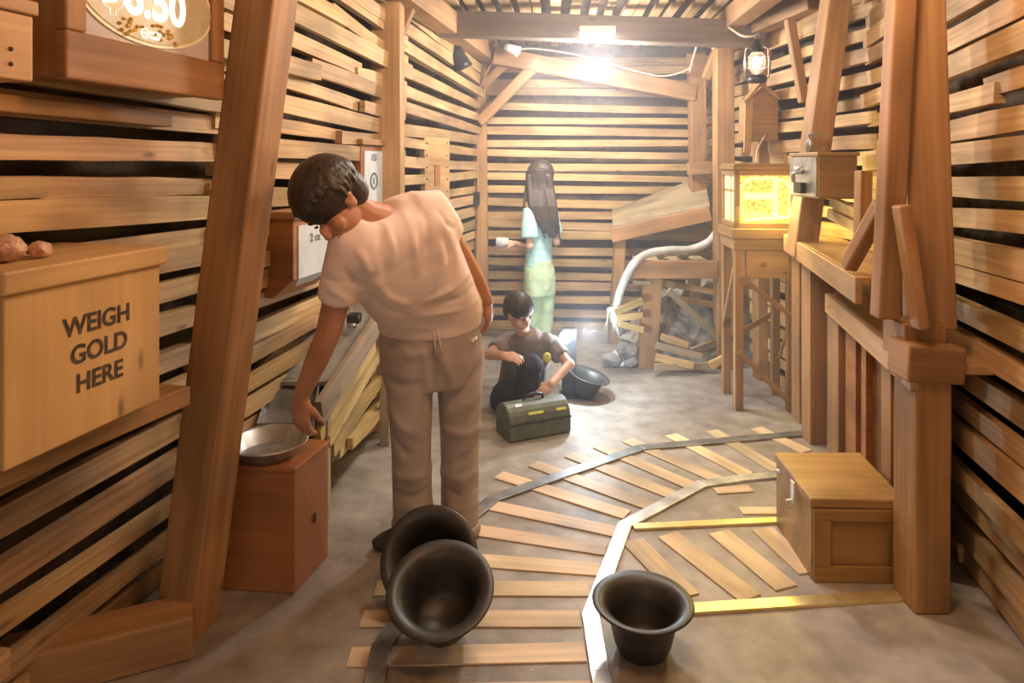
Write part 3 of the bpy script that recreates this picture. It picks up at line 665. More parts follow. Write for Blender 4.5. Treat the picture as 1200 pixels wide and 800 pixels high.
# upper bench along the right wall
def bx_line(Y): return .725 + .225 * Y
t = thing('bench', 'long upper bench board along the right wall beside the glowing cabinet', 'bench', (1.6, 3.3, 0))
a0 = V((bx_line(4.05), 4.05, 1.045)); a1 = V((bx_line(2.52), 2.52, 1.045))
m = MB(); m.prism([a0, a1, a1 + V((.27, -.05, 0)), a0 + V((.25, -.05, 0))], (0, 0, .03)); m.build('top', M_chest, t, bevel=.003)
m = MB(); m.beam(a0 + V((-.012, 0, -.02)), a1 + V((-.012, 0, -.02)), .025, .10); m.build('fascia', M_board, t, bevel=.004)
for Y_, wd in ((3.98, .12), (3.68, .12)):
    x_ = bx_line(Y_) + .09; m = MB(); m.beam((x_, Y_, 0), (x_, Y_, 1.045), wd, .11, (0, 1, 0)); m.build('leg', M_beam, t, bevel=.004)
# lower bench
t = thing('bench', 'lower bench with an open dark front ending at the stout post by the chest', 'bench', (1.55, 2.9, 0))
b0 = V((1.62, 3.48, .80)); b1 = V((1.345, 2.26, .80))
m = MB(); m.prism([b0, b1, b1 + V((.24, -.02, 0)), b0 + V((.28, -.05, 0))], (0, 0, .03)); m.build('top', M_board, t, bevel=.003)
m = MB(); m.beam(b0 + V((-.012, 0, -.015)), b1 + V((-.012, 0, -.015)), .025, .095); m.build('fascia', M_board, t, bevel=.004)
m = MB(); m.beam((1.66, 3.44, 0), (1.66, 3.44, .80), .09, .12, (0, 1, 0)); m.build('leg', M_beam, t, bevel=.004)
m = MB(); m.prism([(1.64, 3.36, 0.02), (1.60, 3.18, 0.02), (1.60, 3.18, .78), (1.64, 3.36, .78)], (.03, 0, 0)); m.build('side_panel', M_red, t, bevel=.003)
m = MB(); m.prism([(1.585, 3.10, 0.02), (1.565, 3.02, 0.02), (1.565, 3.02, .78), (1.585, 3.10, .78)], (.03, 0, 0)); m.build('side_panel', M_red, t, bevel=.003)
m = MB(); m.beam((1.475, 2.64, 0), (1.475, 2.64, .80), .06, .07, (0, 1, 0)); m.build('leg', M_beam, t, bevel=.004)
m = MB(); m.prism([(1.72, 3.40, .0), (1.545, 2.45, 0), (1.545, 2.45, .78), (1.72, 3.40, .78)], (.02, 0, 0)); m.build('back_panel', M_red, t)
timber('timber_block', 'thick beam end capping the stout post by the chest', 'block', W(1052, 420, 2.30), W(1118, 424, 2.30), .13, .12, (0, 0, 1), seg=1)
m = MB(); m.beam((1.40, 2.38, .83), (1.40, 2.38, .95), .14, .14, (0, 1, 0)); tag(m.build('spacer_block', M_beam, bevel=.004), 'square packing block between lower bench and the right foreground post', 'block')

# glowing cabinet on a stand
def gold_mat():
    m, nt, b = newmat('lit_gold_glass'); N = nt.nodes.new; tc = N('ShaderNodeTexCoord')
    n = N('ShaderNodeTexNoise'); n.inputs['Scale'].default_value = 55; n.inputs['Detail'].default_value = 4; lk(nt, tc.outputs['Object'], n.inputs[0])
    cr = N('ShaderNodeValToRGB'); e = cr.color_ramp.elements; e[0].position = .35; e[0].color = (.36, .22, .03, 1); e[1].position = .62; e[1].color = (.95, .72, .16, 1); lk(nt, n.outputs[0], cr.inputs[0])
    lk(nt, cr.outputs[0], b.inputs['Base Color']); lk(nt, cr.outputs[0], b.inputs['Emission Color']); b.inputs['Emission Strength'].default_value = .8; return m
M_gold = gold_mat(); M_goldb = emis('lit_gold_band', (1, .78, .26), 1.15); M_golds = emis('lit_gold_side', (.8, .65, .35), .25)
O = V((1.345, 4.12, 0)); q = Matrix.Rotation(R(-4), 4, 'Z'); T4 = Matrix.Translation(O) @ q
t = thing('gold_cabinet', 'wooden display cabinet with a glowing golden window on its tall stand', 'cabinet', O)
Wc, Dc = .36, .34
m = MB()
for (x0, x1, y0, y1) in ((0, .03, 0, .03), (Wc - .025, Wc, 0, .03), (0, .03, Dc - .03, Dc), (Wc - .025, Wc, Dc - .03, Dc)): m.box((x0, y0, 1.10), (x1, y1, 1.45), T4)
m.box((0, 0, 1.10), (Wc, .03, 1.135), T4); m.box((0, 0, 1.42), (Wc, .03, 1.455), T4)
m.box((0, 0.03, 1.10), (.03, Dc - .03, 1.135), T4); m.box((0, .03, 1.42), (.03, Dc - .03, 1.455), T4)
m.box((Wc - .02, 0.03, 1.135), (Wc, Dc - .03, 1.42), T4); m.box((.03, Dc - .02, 1.135), (Wc - .02, Dc, 1.42), T4)
m.build('frame', M_gilt, t, bevel=.003)
m = MB(); m.box((-.012, -.012, 1.455), (Wc + .012, Dc + .012, 1.478), T4, axis=0); m.box((-.005, -.005, 1.478), (Wc + .005, Dc + .005, 1.492), T4, axis=0); m.build('top', M_gilt, t, bevel=.003)
m = MB(); m.box((.02, .020, 1.125), (Wc - .015, .026, 1.43), T4); part(m.build('front_window', M_gold, t), 'mottled golden glowing window')
m = MB()     # bright arched band on the window
zb, zt_, xa, xb = 1.15, 1.405, .045, Wc - .035
path = [V((xa + .01, 0, zb + .01)), V((xa - .002, 0, zb + .10)), V((xa, 0, zt_ - .05)), V((xa + .045, 0, zt_ - .005)), V((xb - .10, 0, zt_)), V((xb - .02, 0, zt_ - .02)), V((xb, 0, zt_ - .06)), V((xb, 0, zb + .02)), V((xa + .02, 0, zb + .0))]
for a_, b_ in zip(path[:-1], path[1:]): m.beam(T4 @ (a_ + V((0, .016, 0))), T4 @ (b_ + V((0, .016, 0))), .004, .016, (0, 0, 1))
m.box((xa + .01, .014, 1.275), (xb - .085, .018, 1.315), T4); m.box((xb - .095, .014, 1.16), (xb - .065, .018, 1.39), T4)
m.build('window_motif', M_goldb, t)
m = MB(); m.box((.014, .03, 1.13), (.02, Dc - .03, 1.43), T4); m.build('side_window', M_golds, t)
m = MB(); m.box((.012, .15, 1.13), (.013, .16, 1.43), T4); m.box((.010, .03, 1.32), (.0135, Dc - .03, 1.33), T4); m.build('glazing_bar', M_gilt, t)
m = MB(); m.box((-.02, -.02, 1.04), (Wc + .01, Dc + .01, 1.10), T4, axis=0); m.box((-.008, -.008, .97), (Wc, Dc, 1.04), T4, axis=0); m.build('base_moulding', M_gilt, t, bevel=.004)
m = MB(); m.box((.07, .0, .80), (Wc - .03, .25, .97), T4, axis=0); m.build('drawer', M_board, t, bevel=.003)
m = MB(); m.ell(T4 @ V((.17, -.0, .885)), (.022, .003, .016), n=16); m.build('knot', M_red, t)
for (x_, y_) in ((.025, .02), (Wc - .025, .02), (.025, Dc - .02), (Wc - .025, Dc - .02)):
    m = MB(); m.beam(T4 @ V((x_, y_, 0)), T4 @ V((x_, y_, .97)), .05, .045, (0, 1, 0)); m.build('leg', M_beam, t, bevel=.003)
for a_, b_, wd in (((.03, -.005, .81), (Wc - .03, -.005, .58), .03), ((.02, -.005, .36), (Wc - .03, -.005, .05), .03), ((.03, Dc, .33), (Wc - .03, Dc, .52), .035), ((0, .03, .85), (0, Dc - .04, .45), .03), ((Wc - .005, .03, .60), (Wc - .005, Dc - .04, .25), .025)):
    m = MB(); m.beam(T4 @ V(a_), T4 @ V(b_), .012, wd, (0, 0, 1)); m.build('cross_brace', M_beam, t, bevel=.002)
lt = light('cabinet_glow', 'AREA', T4 @ V((.18, -.03, 1.27)), 10, (1, .72, .2), .28, T4 @ V((.1, -1.5, .3))); lt.data.size_y = .2

# tap box
O = V((1.50, 3.27, 1.33)); t = thing('tap_box', 'small dark box with a pipe and tap on the leaning post by the cabinet', 'box', O)
m = MB(); m.box((1.46, 3.25, 1.325), (1.645, 3.58, 1.535)); m.build('body', M_gilt, t, bevel=.004)
m = MB(); m.box((1.452, 3.245, 1.53), (1.655, 3.58, 1.548)); m.build('lid', M_gilt, t, bevel=.003)
m = MB(); m.box((1.452, 3.26, 1.335), (1.459, 3.57, 1.525)); part(m.build('face_plate', M_steel, t), 'scuffed metal face plate')
m = MB(); m.tube([(1.45, 3.40, 1.45), (1.41, 3.40, 1.45), (1.40, 3.40, 1.44), (1.40, 3.40, 1.40)], .010); m.tube([(1.425, 3.36, 1.475), (1.425, 3.44, 1.475)], .006); m.tube([(1.425, 3.40, 1.45), (1.425, 3.40, 1.475)], .006); m.build('tap', M_steel, t, smooth=True)
m = MB(); m.tube([(1.50, 3.45, 1.54), (1.50, 3.45, 1.60), (1.515, 3.46, 1.63), (1.56, 3.50, 1.64), (1.60, 3.58, 1.64)], .016); m.build('pipe', M_steel, t, smooth=True)
m = MB(); m.box((1.425, 3.37, 1.345), (1.452, 3.46, 1.40)); m.build('meter', M_blackm, t, bevel=.004)

# stacked lath ends above the bench
for i, (a_, b_, lab) in enumerate([((948, 236, 3.5), (998, 262, 3.0), 'upper pale lath lying on the bench behind the brace'), ((946, 250, 3.55), (1000, 280, 2.95), 'lower pale lath lying on the bench behind the brace')]):
    m = MB(); p0 = W(*a_) + V((.12, 0, 0)); p1 = W(*b_) + V((.12, 0, 0)); m.beam(p0, p1, .03, .05, seg=3, wob=.06); tag(m.build('loose_lath', M_kind), lab, 'lath', 'laths above the bench')
m = MB(); m.beam(W(1012, 200, 2.9), W(1010, 290, 2.9), .05, .06, (0, 1, 0)); tag(m.build('stud', M_beam, bevel=.003), 'short stub of timber standing behind the left splayed brace', 'post')

# hanging lantern
c = W(887, 72, 4.35)
t = thing('hanging_lantern', 'lit wire-framed oil lantern hanging from a cable above the glowing cabinet', 'lantern', c)
m = MB(); m.lathe([(.0005, -.135), (.055, -.135), (.062, -.125), (.060, -.10), (.045, -.085), (.03, -.08), (.0005, -.08)], 28, c); part(m.build('tank', M_blackm, t, smooth=True), 'dark round fuel tank')
m = MB(); m.lathe([(.028, -.075), (.048, -.05), (.058, -.01), (.052, .03), (.036, .06), (.034, .06), (.050, .03), (.055, -.01), (.046, -.05), (.026, -.075)], 28, c); m.build('chimney', M_glass, t, smooth=True)
m = MB(); m.lathe([(.0005, -.045), (.014, -.04), (.022, -.012), (.016, .015), (.0005, .035)], 20, c + V((0, 0, .0))); m.build('flame', M_flame, t, smooth=True)
m = MB(); m.lathe([(.04, .055), (.044, .07), (.03, .08), (.032, .10), (.022, .11), (.024, .125), (.012, .14), (.0005, .145)], 24, c); m.build('cap', M_blackm, t, smooth=True)
for sx in (-1, 1):
    m = MB(); m.tube([c + V((sx * .05, 0, -.12)), c + V((sx * .075, 0, -.10)), c + V((sx * .078, 0, .0)), c + V((sx * .072, 0, .08)), c + V((sx * .03, 0, .10))], .006); m.build('side_tube', M_steel, t, smooth=True)
m = MB()
for dz in (-.04, .03): 
    pts = [c + V((.062 * math.cos(k * math.pi / 8), .062 * math.sin(k * math.pi / 8), dz)) for k in range(17)]; m.tube(pts, .0025, 6)
m.build('guard_wire', M_steel, t, smooth=True)
m = MB(); m.tube([c + V((0, 0, .14)), c + V((-.02, 0, .16)), c + V((0, 0, .185)), c + V((.02, 0, .16)), c + V((0, 0, .14))], .003, 6); m.build('bail', M_steel, t, smooth=True)
light('lantern_light', 'POINT', c + V((0, 0, 0)), 5, (1, .62, .42), .03)
def cable(label, pts, r=.006, mat=None, cat='cable', name='cable', sub=6):
    P = [V(p) for p in pts]; out = []
    for i in range(len(P) - 1):
        p0 = P[max(i - 1, 0)]; p1 = P[i]; p2 = P[i + 1]; p3 = P[min(i + 2, len(P) - 1)]
        for k in range(sub):
            s = k / sub; out.append(.5 * ((2 * p1) + (p2 - p0) * s + (2 * p0 - 5 * p1 + 4 * p2 - p3) * s * s + (3 * p1 - p0 - 3 * p2 + p3) * s ** 3))
    out.append(P[-1]); m = MB(); m.tube(out, r, 8); return tag(m.build(name, mat or M_cable, smooth=True), label, cat)
cable('pale cable arching over the post head down to the hanging lantern', [W(808, 85, 5.2), W(818, 50, 5.0), W(832, 30, 4.8), W(850, 30, 4.6), W(870, 42, 4.4), c + V((0, 0, .165))], .008)
cable('pale cable sagging along the sloping cross timber and up to the lantern post', [W(598, 60, 5.62), W(625, 57, 5.6), W(680, 65, 5.6), W(740, 82, 5.58), W(775, 89, 5.55), W(800, 84, 5.4), W(812, 76, 5.2)], .008)
cable('brown cable running down the corner post', [W(600, 62, 5.75), W(580, 70, 5.8), W(566, 95, 5.84), W(559, 125, 5.86), W(560, 200, 5.87), W(559, 300, 5.87), W(560, 376, 5.87)], .009, M_beam)
m = MB(); m.box(W(556, 240, 5.86), W(562, 225, 5.80)); tag(m.build('junction_box', M_blackm, bevel=.003), 'small dark junction box on the corner post cable', 'box')
cable('short pale cable rising from the top of the glowing cabinet', [W(886, 191, 4.28), W(888, 175, 4.35), W(896, 160, 4.5), W(903, 150, 4.64)], .006)
t = thing('hooded_box', 'brown peaked wooden box on the reddish post behind the lantern', 'box', W(890, 180, 4.6))
m = MB(); m.prism([W(874, 165, 4.52), W(912, 165, 4.52), W(912, 118, 4.52), W(895, 100, 4.52), W(876, 118, 4.52)], (0, .16, 0), (.8, .8, .8)); m.build('body', M_beam, t, bevel=.003)
m = MB(); m.prism([W(872, 178, 4.51), W(880, 178, 4.51), W(884, 104, 4.51), W(874, 112, 4.51)], (0, .02, 0), (1.2, 1.2, 1.1)); m.build('edge_board', M_board, t, bevel=.002)
m = MB(); m.beam(W(872, 120, 4.50), W(892, 97, 4.50), .03, .02); m.beam(W(890, 97, 4.50), W(913, 116, 4.50), .03, .02); m.build('hood', M_board, t, bevel=.002)

# ceiling lamps
t = thing('tube_lamp', 'bright white tube lamp under the dark cross timber', 'lamp', W(700, 38, 4.58))
c = W(700, 38, 4.55)
m = MB(); m.box(c + V((-.10, -.02, -.02)), c + V((.10, .02, -.005))); m.build('tube', M_lamp, t, bevel=.006)
m = MB(); m.box(c + V((-.12, -.03, -.005)), c + V((.12, .03, .04))); m.build('housing', M_white, t, bevel=.004)
def spot_lamp(label, c, aim, emit, s=1.):
    t = thing('spot_lamp', label, 'lamp', c); d = V(aim).normalized(); m = MB(); q = V((0, 0, 1)).rotation_difference(d).to_matrix().to_4x4()
    m.lathe([(.0005, -.08 * s), (.028 * s, -.075 * s), (.04 * s, -.03 * s), (.046 * s, .03 * s), (.052 * s, .06 * s), (.046 * s, .06 * s), (.04 * s, .035 * s), (.0005, .03 * s)], 24, c, q); m.build('housing', M_blackm if not emit else M_white, t, smooth=True)
    m = MB(); m.lathe([(.0005, .036 * s), (.039 * s, .038 * s), (.0005, .045 * s)], 20, c, q); m.build('lens', M_lamp if emit else M_steel, t, smooth=True)
    m = MB(); m.tube([V(c) - d * .05 * s, V(c) + V((-.02, .03, .05)), V(c) + V((-.02, .05, .12))], .008); m.build('bracket', M_blackm, t, smooth=True)
spot_lamp('small black spot lamp at the end of the left roof timber', W(537, 68, 5.15), (.4, .1, -.8), False, 1.5)
spot_lamp('small white bullet lamp glowing above the sloping cross timber', W(601, 58, 5.45), (.8, -.1, -.35), True, .9)

# ================================================================= BACK RIGHT WORKINGS
t = thing('sloping_chute', 'weathered sloping chute with a fascia beam and post against the back wall', 'chute', (1.2, 5.8, 0))
m = MB(); m.beam(W(716, 276, 5.62), W(832, 250, 5.55), .05, .115); m.build('fascia_beam', M_beam, t, bevel=.004)
m = MB(); m.prism([W(718, 268, 5.62), W(832, 243, 5.55), V((1.68, 5.98, 1.36)), V((.88, 6.0, 1.06))], (0, 0, .025)); m.build('bed', M_old, t, bevel=.003)
m = MB(); m.beam((.845, 5.68, 0), (.90, 5.68, .89), .09, .09, (0, 1, 0)); m.build('leg', M_beam, t, bevel=.004)
m = MB(); m.beam(W(800, 255, 5.95), W(814, 215, 5.95), .20, .03, (0, 1, 0)); m.build('side_board', M_old, t, bevel=.003)
t = thing('trough_table', 'rough timber table with a beam edge holding the corrugated hose', 'table', (1.2, 5.1, 0))
m = MB(); m.beam((.885, 4.97, .72), (1.49, 4.97, .72), .07, .125); m.build('edge_beam', M_beam, t, bevel=.005)
m = MB(); m.beam((.985, 5.0, 0), (1.03, 5.0, .67), .13, .10, (0, 1, 0)); m.build('leg', M_beam, t, bevel=.005)
m = MB(); m.beam((1.42, 5.32, 0), (1.42, 5.32, .72), .08, .10, (0, 1, 0)); m.build('leg', M_beam, t, bevel=.005)
m = MB(); m.prism([(.93, 5.0, .735), (1.47, 5.0, .735), (1.49, 5.40, .735), (.95, 5.40, .735)], (0, 0, .025)); m.build('top', M_old, t, bevel=.003)
m = MB(); m.beam(W(742, 331, 4.95), W(762, 331, 4.95), .05, .03); m.build('cleat', M_old, t, bevel=.003)
cable('grey corrugated hose curving over the rough timber table to the floor', [W(846, 262, 5.25), W(832, 282, 5.15), W(810, 292, 5.12), W(785, 293, 5.08), W(760, 297, 5.0), W(742, 310, 4.86), W(729, 335, 4.84), W(722, 358, 4.86), W(718, 376, 4.9)], .03, M_hose, 'hose', 'corrugated_hose', 8)
# rubble mound
rr = random.Random(11)
m = MB(); n = 18; vs = []
for j in range(n + 1):
    for i in range(n + 1):
        x_ = .88 + .92 * i / n; y_ = 4.98 + .85 * j / n; e = min(1, 2.6 * min(i / n + .02, 1.4 - i / n, j / n + .12, 1))
        vs.append(V((x_ + rr.uniform(-.02, .02), y_ + rr.uniform(-.02, .02), max(0, .52 * e * (.55 + .5 * i / n) + rr.uniform(-.05, .05)) if 0 < i and 0 < j else 0)))
m.add(vs, [[j * (n + 1) + i, j * (n + 1) + i + 1, (j + 1) * (n + 1) + i + 1, (j + 1) * (n + 1) + i] for j in range(n) for i in range(n)])
tag(m.build('rubble_mound', M_rubble), 'heap of grey rubble filling the space under the rough timber table', 'rubble', kind='stuff')
RK = [(718, 428, .075, 'dark grey boulder at the left foot of the rubble'), (733, 405, .09, 'large grey boulder left of the rough table leg'), (728, 380, .07, 'grey boulder just under the rag on the rubble'), (741, 424, .06, 'grey boulder touching the left side of the table leg'), (724, 412, .03, 'small white stone on the left foot of the rubble'), (730, 426, .028, 'small white stone low on the rubble by the floor'), (800, 380, .08, 'round grey boulder under the table between the laths'), (800, 305, .05, 'dusty stone on the table behind the edge beam'), (775, 306, .045, 'smaller dusty stone on the table under the hose')]
for i, (px, py, r_, lab) in enumerate(RK):
    Yr = 5.0 if px < 745 else 5.15; p = W(px, py, Yr); 
    if py > 400: p.z = max(0, p.z - r_) 
    if py < 310: p = W(px, py, 5.2); p.z = .76
    elif py < 400: p.z = max(.0, p.z - r_)
    rock(lab, p, (r_ * 1.25, r_, r_ * .8), M_white if 'white' in lab else M_rubble, 'rocks of the rubble heap', 40 + i)
KL = [((720, 366, 4.8), (752, 352, 4.86), 'pale lath end sticking out left of the table leg, highest of three', M_kind), ((722, 372, 4.8), (752, 369, 4.86), 'pale lath end left of the table leg, middle of three', M_kind), ((722, 378, 4.8), (753, 386, 4.86), 'pale lath end left of the table leg, lowest of three', M_kind),
      ((783, 340, 4.92), (840, 395, 5.0), 'grey-brown lath slanting down behind the rough table', M_old), ((770, 330, 5.0), (838, 342, 5.1), 'lath just below the table edge beam', M_lath), ((795, 350, 4.98), (838, 357, 5.1), 'short reddish lath below the table edge beam', M_lath),
      ((775, 394, 4.9), (806, 404, 4.9), 'short orange lath half buried in the rubble', M_lath), ((768, 404, 4.88), (822, 418, 4.86), 'brown lath lying on the rubble, second from the floor', M_old), ((768, 418, 4.82), (812, 428, 4.80), 'pale lath lying low on the rubble by the floor', M_lath), ((768, 430, 4.78), (838, 428, 4.86), 'grey lath lying on the floor in front of the rubble', M_old), ((832, 428, 4.6), (848, 420, 4.6), 'pale lath stub beside the cabinet stand foot', M_kind),
      ((810, 412, 4.9), (840, 400, 5.0), 'brown lath leaning up to the right on the rubble', M_old)]
for a_, b_, lab, mt in KL:
    m = MB(); m.beam(W(*a_), W(*b_), .035, .045, seg=3, wob=.08); tag(m.build('loose_lath', mt), lab, 'lath', 'loose laths on the rubble')
# rag at the end of the hose
m = MB()
for k in range(12):
    a_ = W(724, 362 + rr.uniform(-3, 3), 4.82); m.tube([a_, a_ + V((rr.uniform(-.08, .0), rr.uniform(-.03, .03), rr.uniform(-.06, .02))), a_ + V((rr.uniform(-.12, .03), rr.uniform(-.04, .02), rr.uniform(-.22, -.08)))], [.013, .010, .004], 8)
tag(m.build('rag', M_rag, remesh=.008), 'frayed pale rag hanging at the end of the hose', 'rag')
# ================================================================= PEOPLE
def basis(f, u):
    f = V(f).normalized(); u = V(u); u = (u - f * u.dot(f)).normalized(); r = f.cross(u)
    return f, u, r
def head(m, c, f, u, s=1.):
    f, u, r = basis(f, u); Mx = Matrix((r, f, u)).transposed()
    def E(x, y, z, a, b, d, n=18): m.ell(V(c) + r * (x * s) + f * (y * s) + u * (z * s), (a * s, b * s, d * s), Mx, n)
    E(0, -.012, .03, .076, .096, .088, 28); E(0, .020, -.035, .060, .066, .070, 24); E(0, .045, -.085, .034, .036, .028)
    E(0, .062, .030, .058, .028, .024); E(0, .093, -.020, .012, .017, .024); E(0, .101, -.034, .016, .013, .011)
    E(0, .080, -.064, .025, .014, .010); E(.036, .062, -.030, .024, .022, .026); E(-.036, .062, -.030, .024, .022, .026)
    for sx in (-1, 1): E(sx * .076, -.004, -.010, .009, .020, .031); E(sx * .080, -.012, .004, .010, .014, .018)
    return c, f, u, r
def face(hd, parent, s=1.):
    c, f, u, r = hd; Mx = Matrix((r, f, u)).transposed()
    for sx in (-1, 1):
        m = MB(); m.ell(c + r * (sx * .031 * s) + f * (.083 * s) + u * (.004 * s), (.012 * s, .0045 * s, .0045 * s), Mx, 14); m.build('eye', M_eye, parent, smooth=True)
    for sx in (-1, 1):
        m = MB(); m.tube([c + r * (sx * a * s) + f * (b * s) + u * (z * s) for a, b, z in ((.014, .092, .024), (.030, .090, .029), (.046, .078, .024))], [.003 * s, .004 * s, .002 * s], 6)
        m.build('eyebrow', M_hair, parent, smooth=True)
    m = MB(); m.ell(c + f * (.090 * s) + u * (-.062 * s), (.021 * s, .006 * s, .006 * s), Mx, 12); m.build('lips', M_lips, parent, smooth=True)
def hand(m, wr, d, back, s=1., curl=.6, side=1, spread=.12):
    # wr wrist, d finger direction, back = direction out of the back of the hand; thumb on +side
    d = V(d).normalized(); b = V(back); b = (b - d * b.dot(d)).normalized(); r = d.cross(b) * side
    Mx = Matrix((r, d, b)).transposed()
    m.ell(wr + d * .045 * s, (.039 * s, .052 * s, .017 * s), Mx, 18); m.ell(wr + d * .02 * s + r * .012 * s, (.030 * s, .035 * s, .018 * s), Mx, 14)
    for i, (off, ln) in enumerate(((.028, .070), (.010, .078), (-.010, .073), (-.027, .058))):
        p = wr + d * (.082 - .005 * abs(i - 1)) * s + r * off * s; dr = (d + r * off * spread * 25).normalized(); pts = [p - dr * .02 * s, p]; a = 0
        for k in range(3):
            a += curl * (.55 + .25 * k); v = dr * math.cos(a) - b * math.sin(a); p = p + v * ln * s * (.42, .33, .25)[k]; pts.append(p)
        m.chain(pts, [.0095 * s, .0092 * s, .0085 * s, .0078 * s, .0065 * s], 10)
    p = wr + d * .022 * s + r * .026 * s; tv = (d * .72 + r * .62 - b * .35).normalized(); q1 = p + tv * .036 * s; tv2 = (d * .9 + r * .12 - b * .5).normalized(); q2 = q1 + tv2 * .030 * s; q3 = q2 + (tv2 - b * .3).normalized() * .022 * s
    m.chain([p, q1, q2, q3], [.014 * s, .0115 * s, .0098 * s, .0078 * s], 10)
def hair_cap(hd, s, parent, lock_len=.05, seed=1, fr_drop=.02, vox=.006, back_drop=.0, thick=1.0):
    c, f, u, r = hd; Mx = Matrix((r, f, u)).transposed(); rr = random.Random(seed); m = MB()
    m.ell(c + u * .054 * s - f * .020 * s, (.086 * s * thick, .102 * s * thick, .088 * s * thick), Mx, 26)
    m.ell(c + u * .005 * s - f * .055 * s, (.076 * s * thick, .062 * s * thick, .075 * s * thick), Mx, 20)
    nl = 230
    for k in range(nl):
        th = 2 * math.pi * k / nl * 7 + rr.uniform(-.1, .1); lat = math.asin(rr.uniform(.02, .99))
        n = (r * math.cos(th) * math.cos(lat) + f * math.sin(th) * math.cos(lat) + u * math.sin(lat))
        def on(q_, lift=0): return c + u * .042 * s - f * .018 * s + r * (q_.dot(r) * (.084 * s * thick + lift)) + f * (q_.dot(f) * (.100 * s * thick + lift)) + u * (q_.dot(u) * (.088 * s * thick + lift))
        dn = (-u + n * n.dot(u)); dn = dn.normalized() if dn.length > .15 else (f * math.cos(th) + r * math.sin(th))
        L = lock_len / .09 * rr.uniform(.7, 1.1); sw = r * rr.uniform(-.15, .15)
        n2 = (n + (dn + sw) * L * .5).normalized(); n3 = (n + (dn + sw) * L).normalized()
        if n.dot(f) > .25:
            if n3.dot(u) < .22: n3 = (n3 + u * (.25 - n3.dot(u))).normalized()
            if n2.dot(u) < .25: n2 = (n2 + u * (.28 - n2.dot(u))).normalized()
            if n.dot(u) < .28: n = (n + u * (.3 - n.dot(u))).normalized()
        m.tube([on(n), on(n2, .002 * s), on(n3, -.001 * s)], [.008 * s, .0075 * s, .003 * s], 6)
    return m
def shoe(m, heel, d, s=1.):
    d = V(d).normalized(); h = V(heel)
    m.loft([(h + V((0, 0, .045)), .03 * s, .035 * s), (h + d * .03 * s + V((0, 0, .05)), .040 * s, .048 * s), (h + d * .09 * s + V((0, 0, .052)), .042 * s, .050 * s), (h + d * .16 * s + V((0, 0, .038)), .048 * s, .036 * s), (h + d * .22 * s + V((0, 0, .030)), .045 * s, .028 * s), (h + d * .262 * s + V((0, 0, .024)), .022 * s, .018 * s)], 16, d.cross(V((0, 0, 1))))

# ---- bending person
FT = V((-.36, 2.70, 0)); P = thing('person', 'person in pale pink t-shirt and mauve grey sweatpants bending over the metal pan', 'person', FT)
sL = W(412, 284, 2.30); sR = W(506, 245, 2.50); eL = W(384, 392, 2.36); wL = W(352, 466, 2.44); eR = W(546, 308, 2.66); wR = W(570, 352, 2.76)
nk = W(446, 258, 2.40); hc = W(392, 240, 2.28); pel = W(504, 385, 2.74)
m = MB()
hd = head(m, hc, (-.30, -.60, -.74), (-.66, -.38, .60), 1.06)
m.chain([nk, nk.lerp(hc, .35), hc - hd[1] * .03 - hd[2] * .02], [.062, .056, .055])
sh = (sR - sL).normalized()
m.loft([(pel, .14, .10, (1, .1, 0)), (W(495, 335, 2.66), .145, .10, sh), (W(474, 290, 2.53), .155, .10, sh), (W(458, 266, 2.44), .12, .085, sh), (nk, .06, .055, sh)], 20)
m.chain([sL.lerp(nk, .4), sL, eL, eL.lerp(wL, .35), wL], [.06, .055, .043, .042, .029])
m.chain([sR.lerp(nk, .4), sR, eR, eR.lerp(wR, .35), wR], [.06, .055, .041, .040, .028])
dL = (V((-.77, 2.50, .52)) - wL).normalized()
hand(m, wL + (wL - eL).normalized() * .005, (.02, .12, -1), (-.35, -.93, -.1), 1.05, .42, -1, .10)
hand(m, wR + (wR - eR).normalized() * .005, (.12, .25, -.95), (.95, -.2, .1), 1.0, .5, -1, .06)
for kx, ky, kf in ((483, 2.69, (487, 612)), (538, 2.77, (537, 618))):
    m.chain([W(kx if kx > 500 else 485, 400, ky), W(kx, 500, ky), W(kf[0], 600, ky), V((W(kf[0], 600, ky).x, ky, .07))], [.085, .055, .042, .035])
body = m.build('body', M_skin, P, remesh=.005, sm=2); face(hd, body, 1.06)
m = hair_cap(hd, 1.14, P, .055, 5, thick=1.10); part(m.build('hair', M_hair, P, remesh=.004, sm=1), 'short thick black hair')
# shirt
m = MB(); hx = (1, .12, 0)
m.loft([(W(504, 383, 2.735), .212, .150, hx), (W(503, 362, 2.72), .208, .150, hx), (W(496, 335, 2.67), .208, .150, (1, .3, .05)), (W(484, 305, 2.59), .205, .145, (1, .5, .15)), (W(470, 281, 2.50), .200, .135, sh), (W(462, 267, 2.45), .170, .115, sh), (W(455, 259, 2.42), .125, .095, sh), (W(450, 255, 2.40), .085, .080, sh)], 28)
m.ell(sL.lerp(nk, .15), (.078, .082, .072)); m.ell(sR.lerp(nk, .15), (.080, .082, .076))
hl_ = W(478, 360, 2.70); hr_ = W(530, 358, 2.72)
for k in range(8):
    top = sL.lerp(sR, .12 + .76 * k / 7) + V((.01, -.005, -.05)); bot = hl_.lerp(hr_, k / 7)
    for j in range(8):
        q = j / 7; m.ell(top.lerp(bot, q) + V((0, -.012 * math.sin(q * 3.1), -.02 * math.sin(q * 3.1))), (.098 + .03 * q,) * 3, n=14)
m.loft([(sL.lerp(nk, .35), .09, .085), (sL, .083, .080), (sL.lerp(eL, .30), .077, .074), (sL.lerp(eL, .64), .071, .068)], 20, sh)
m.loft([(sR.lerp(nk, .35), .09, .085), (sR, .082, .078), (sR.lerp(eR, .25), .074, .070), (sR.lerp(eR, .50), .070, .066)], 20, sh)
o = m.build('t_shirt', M_pink, P, remesh=.010, sm=30)
F = []
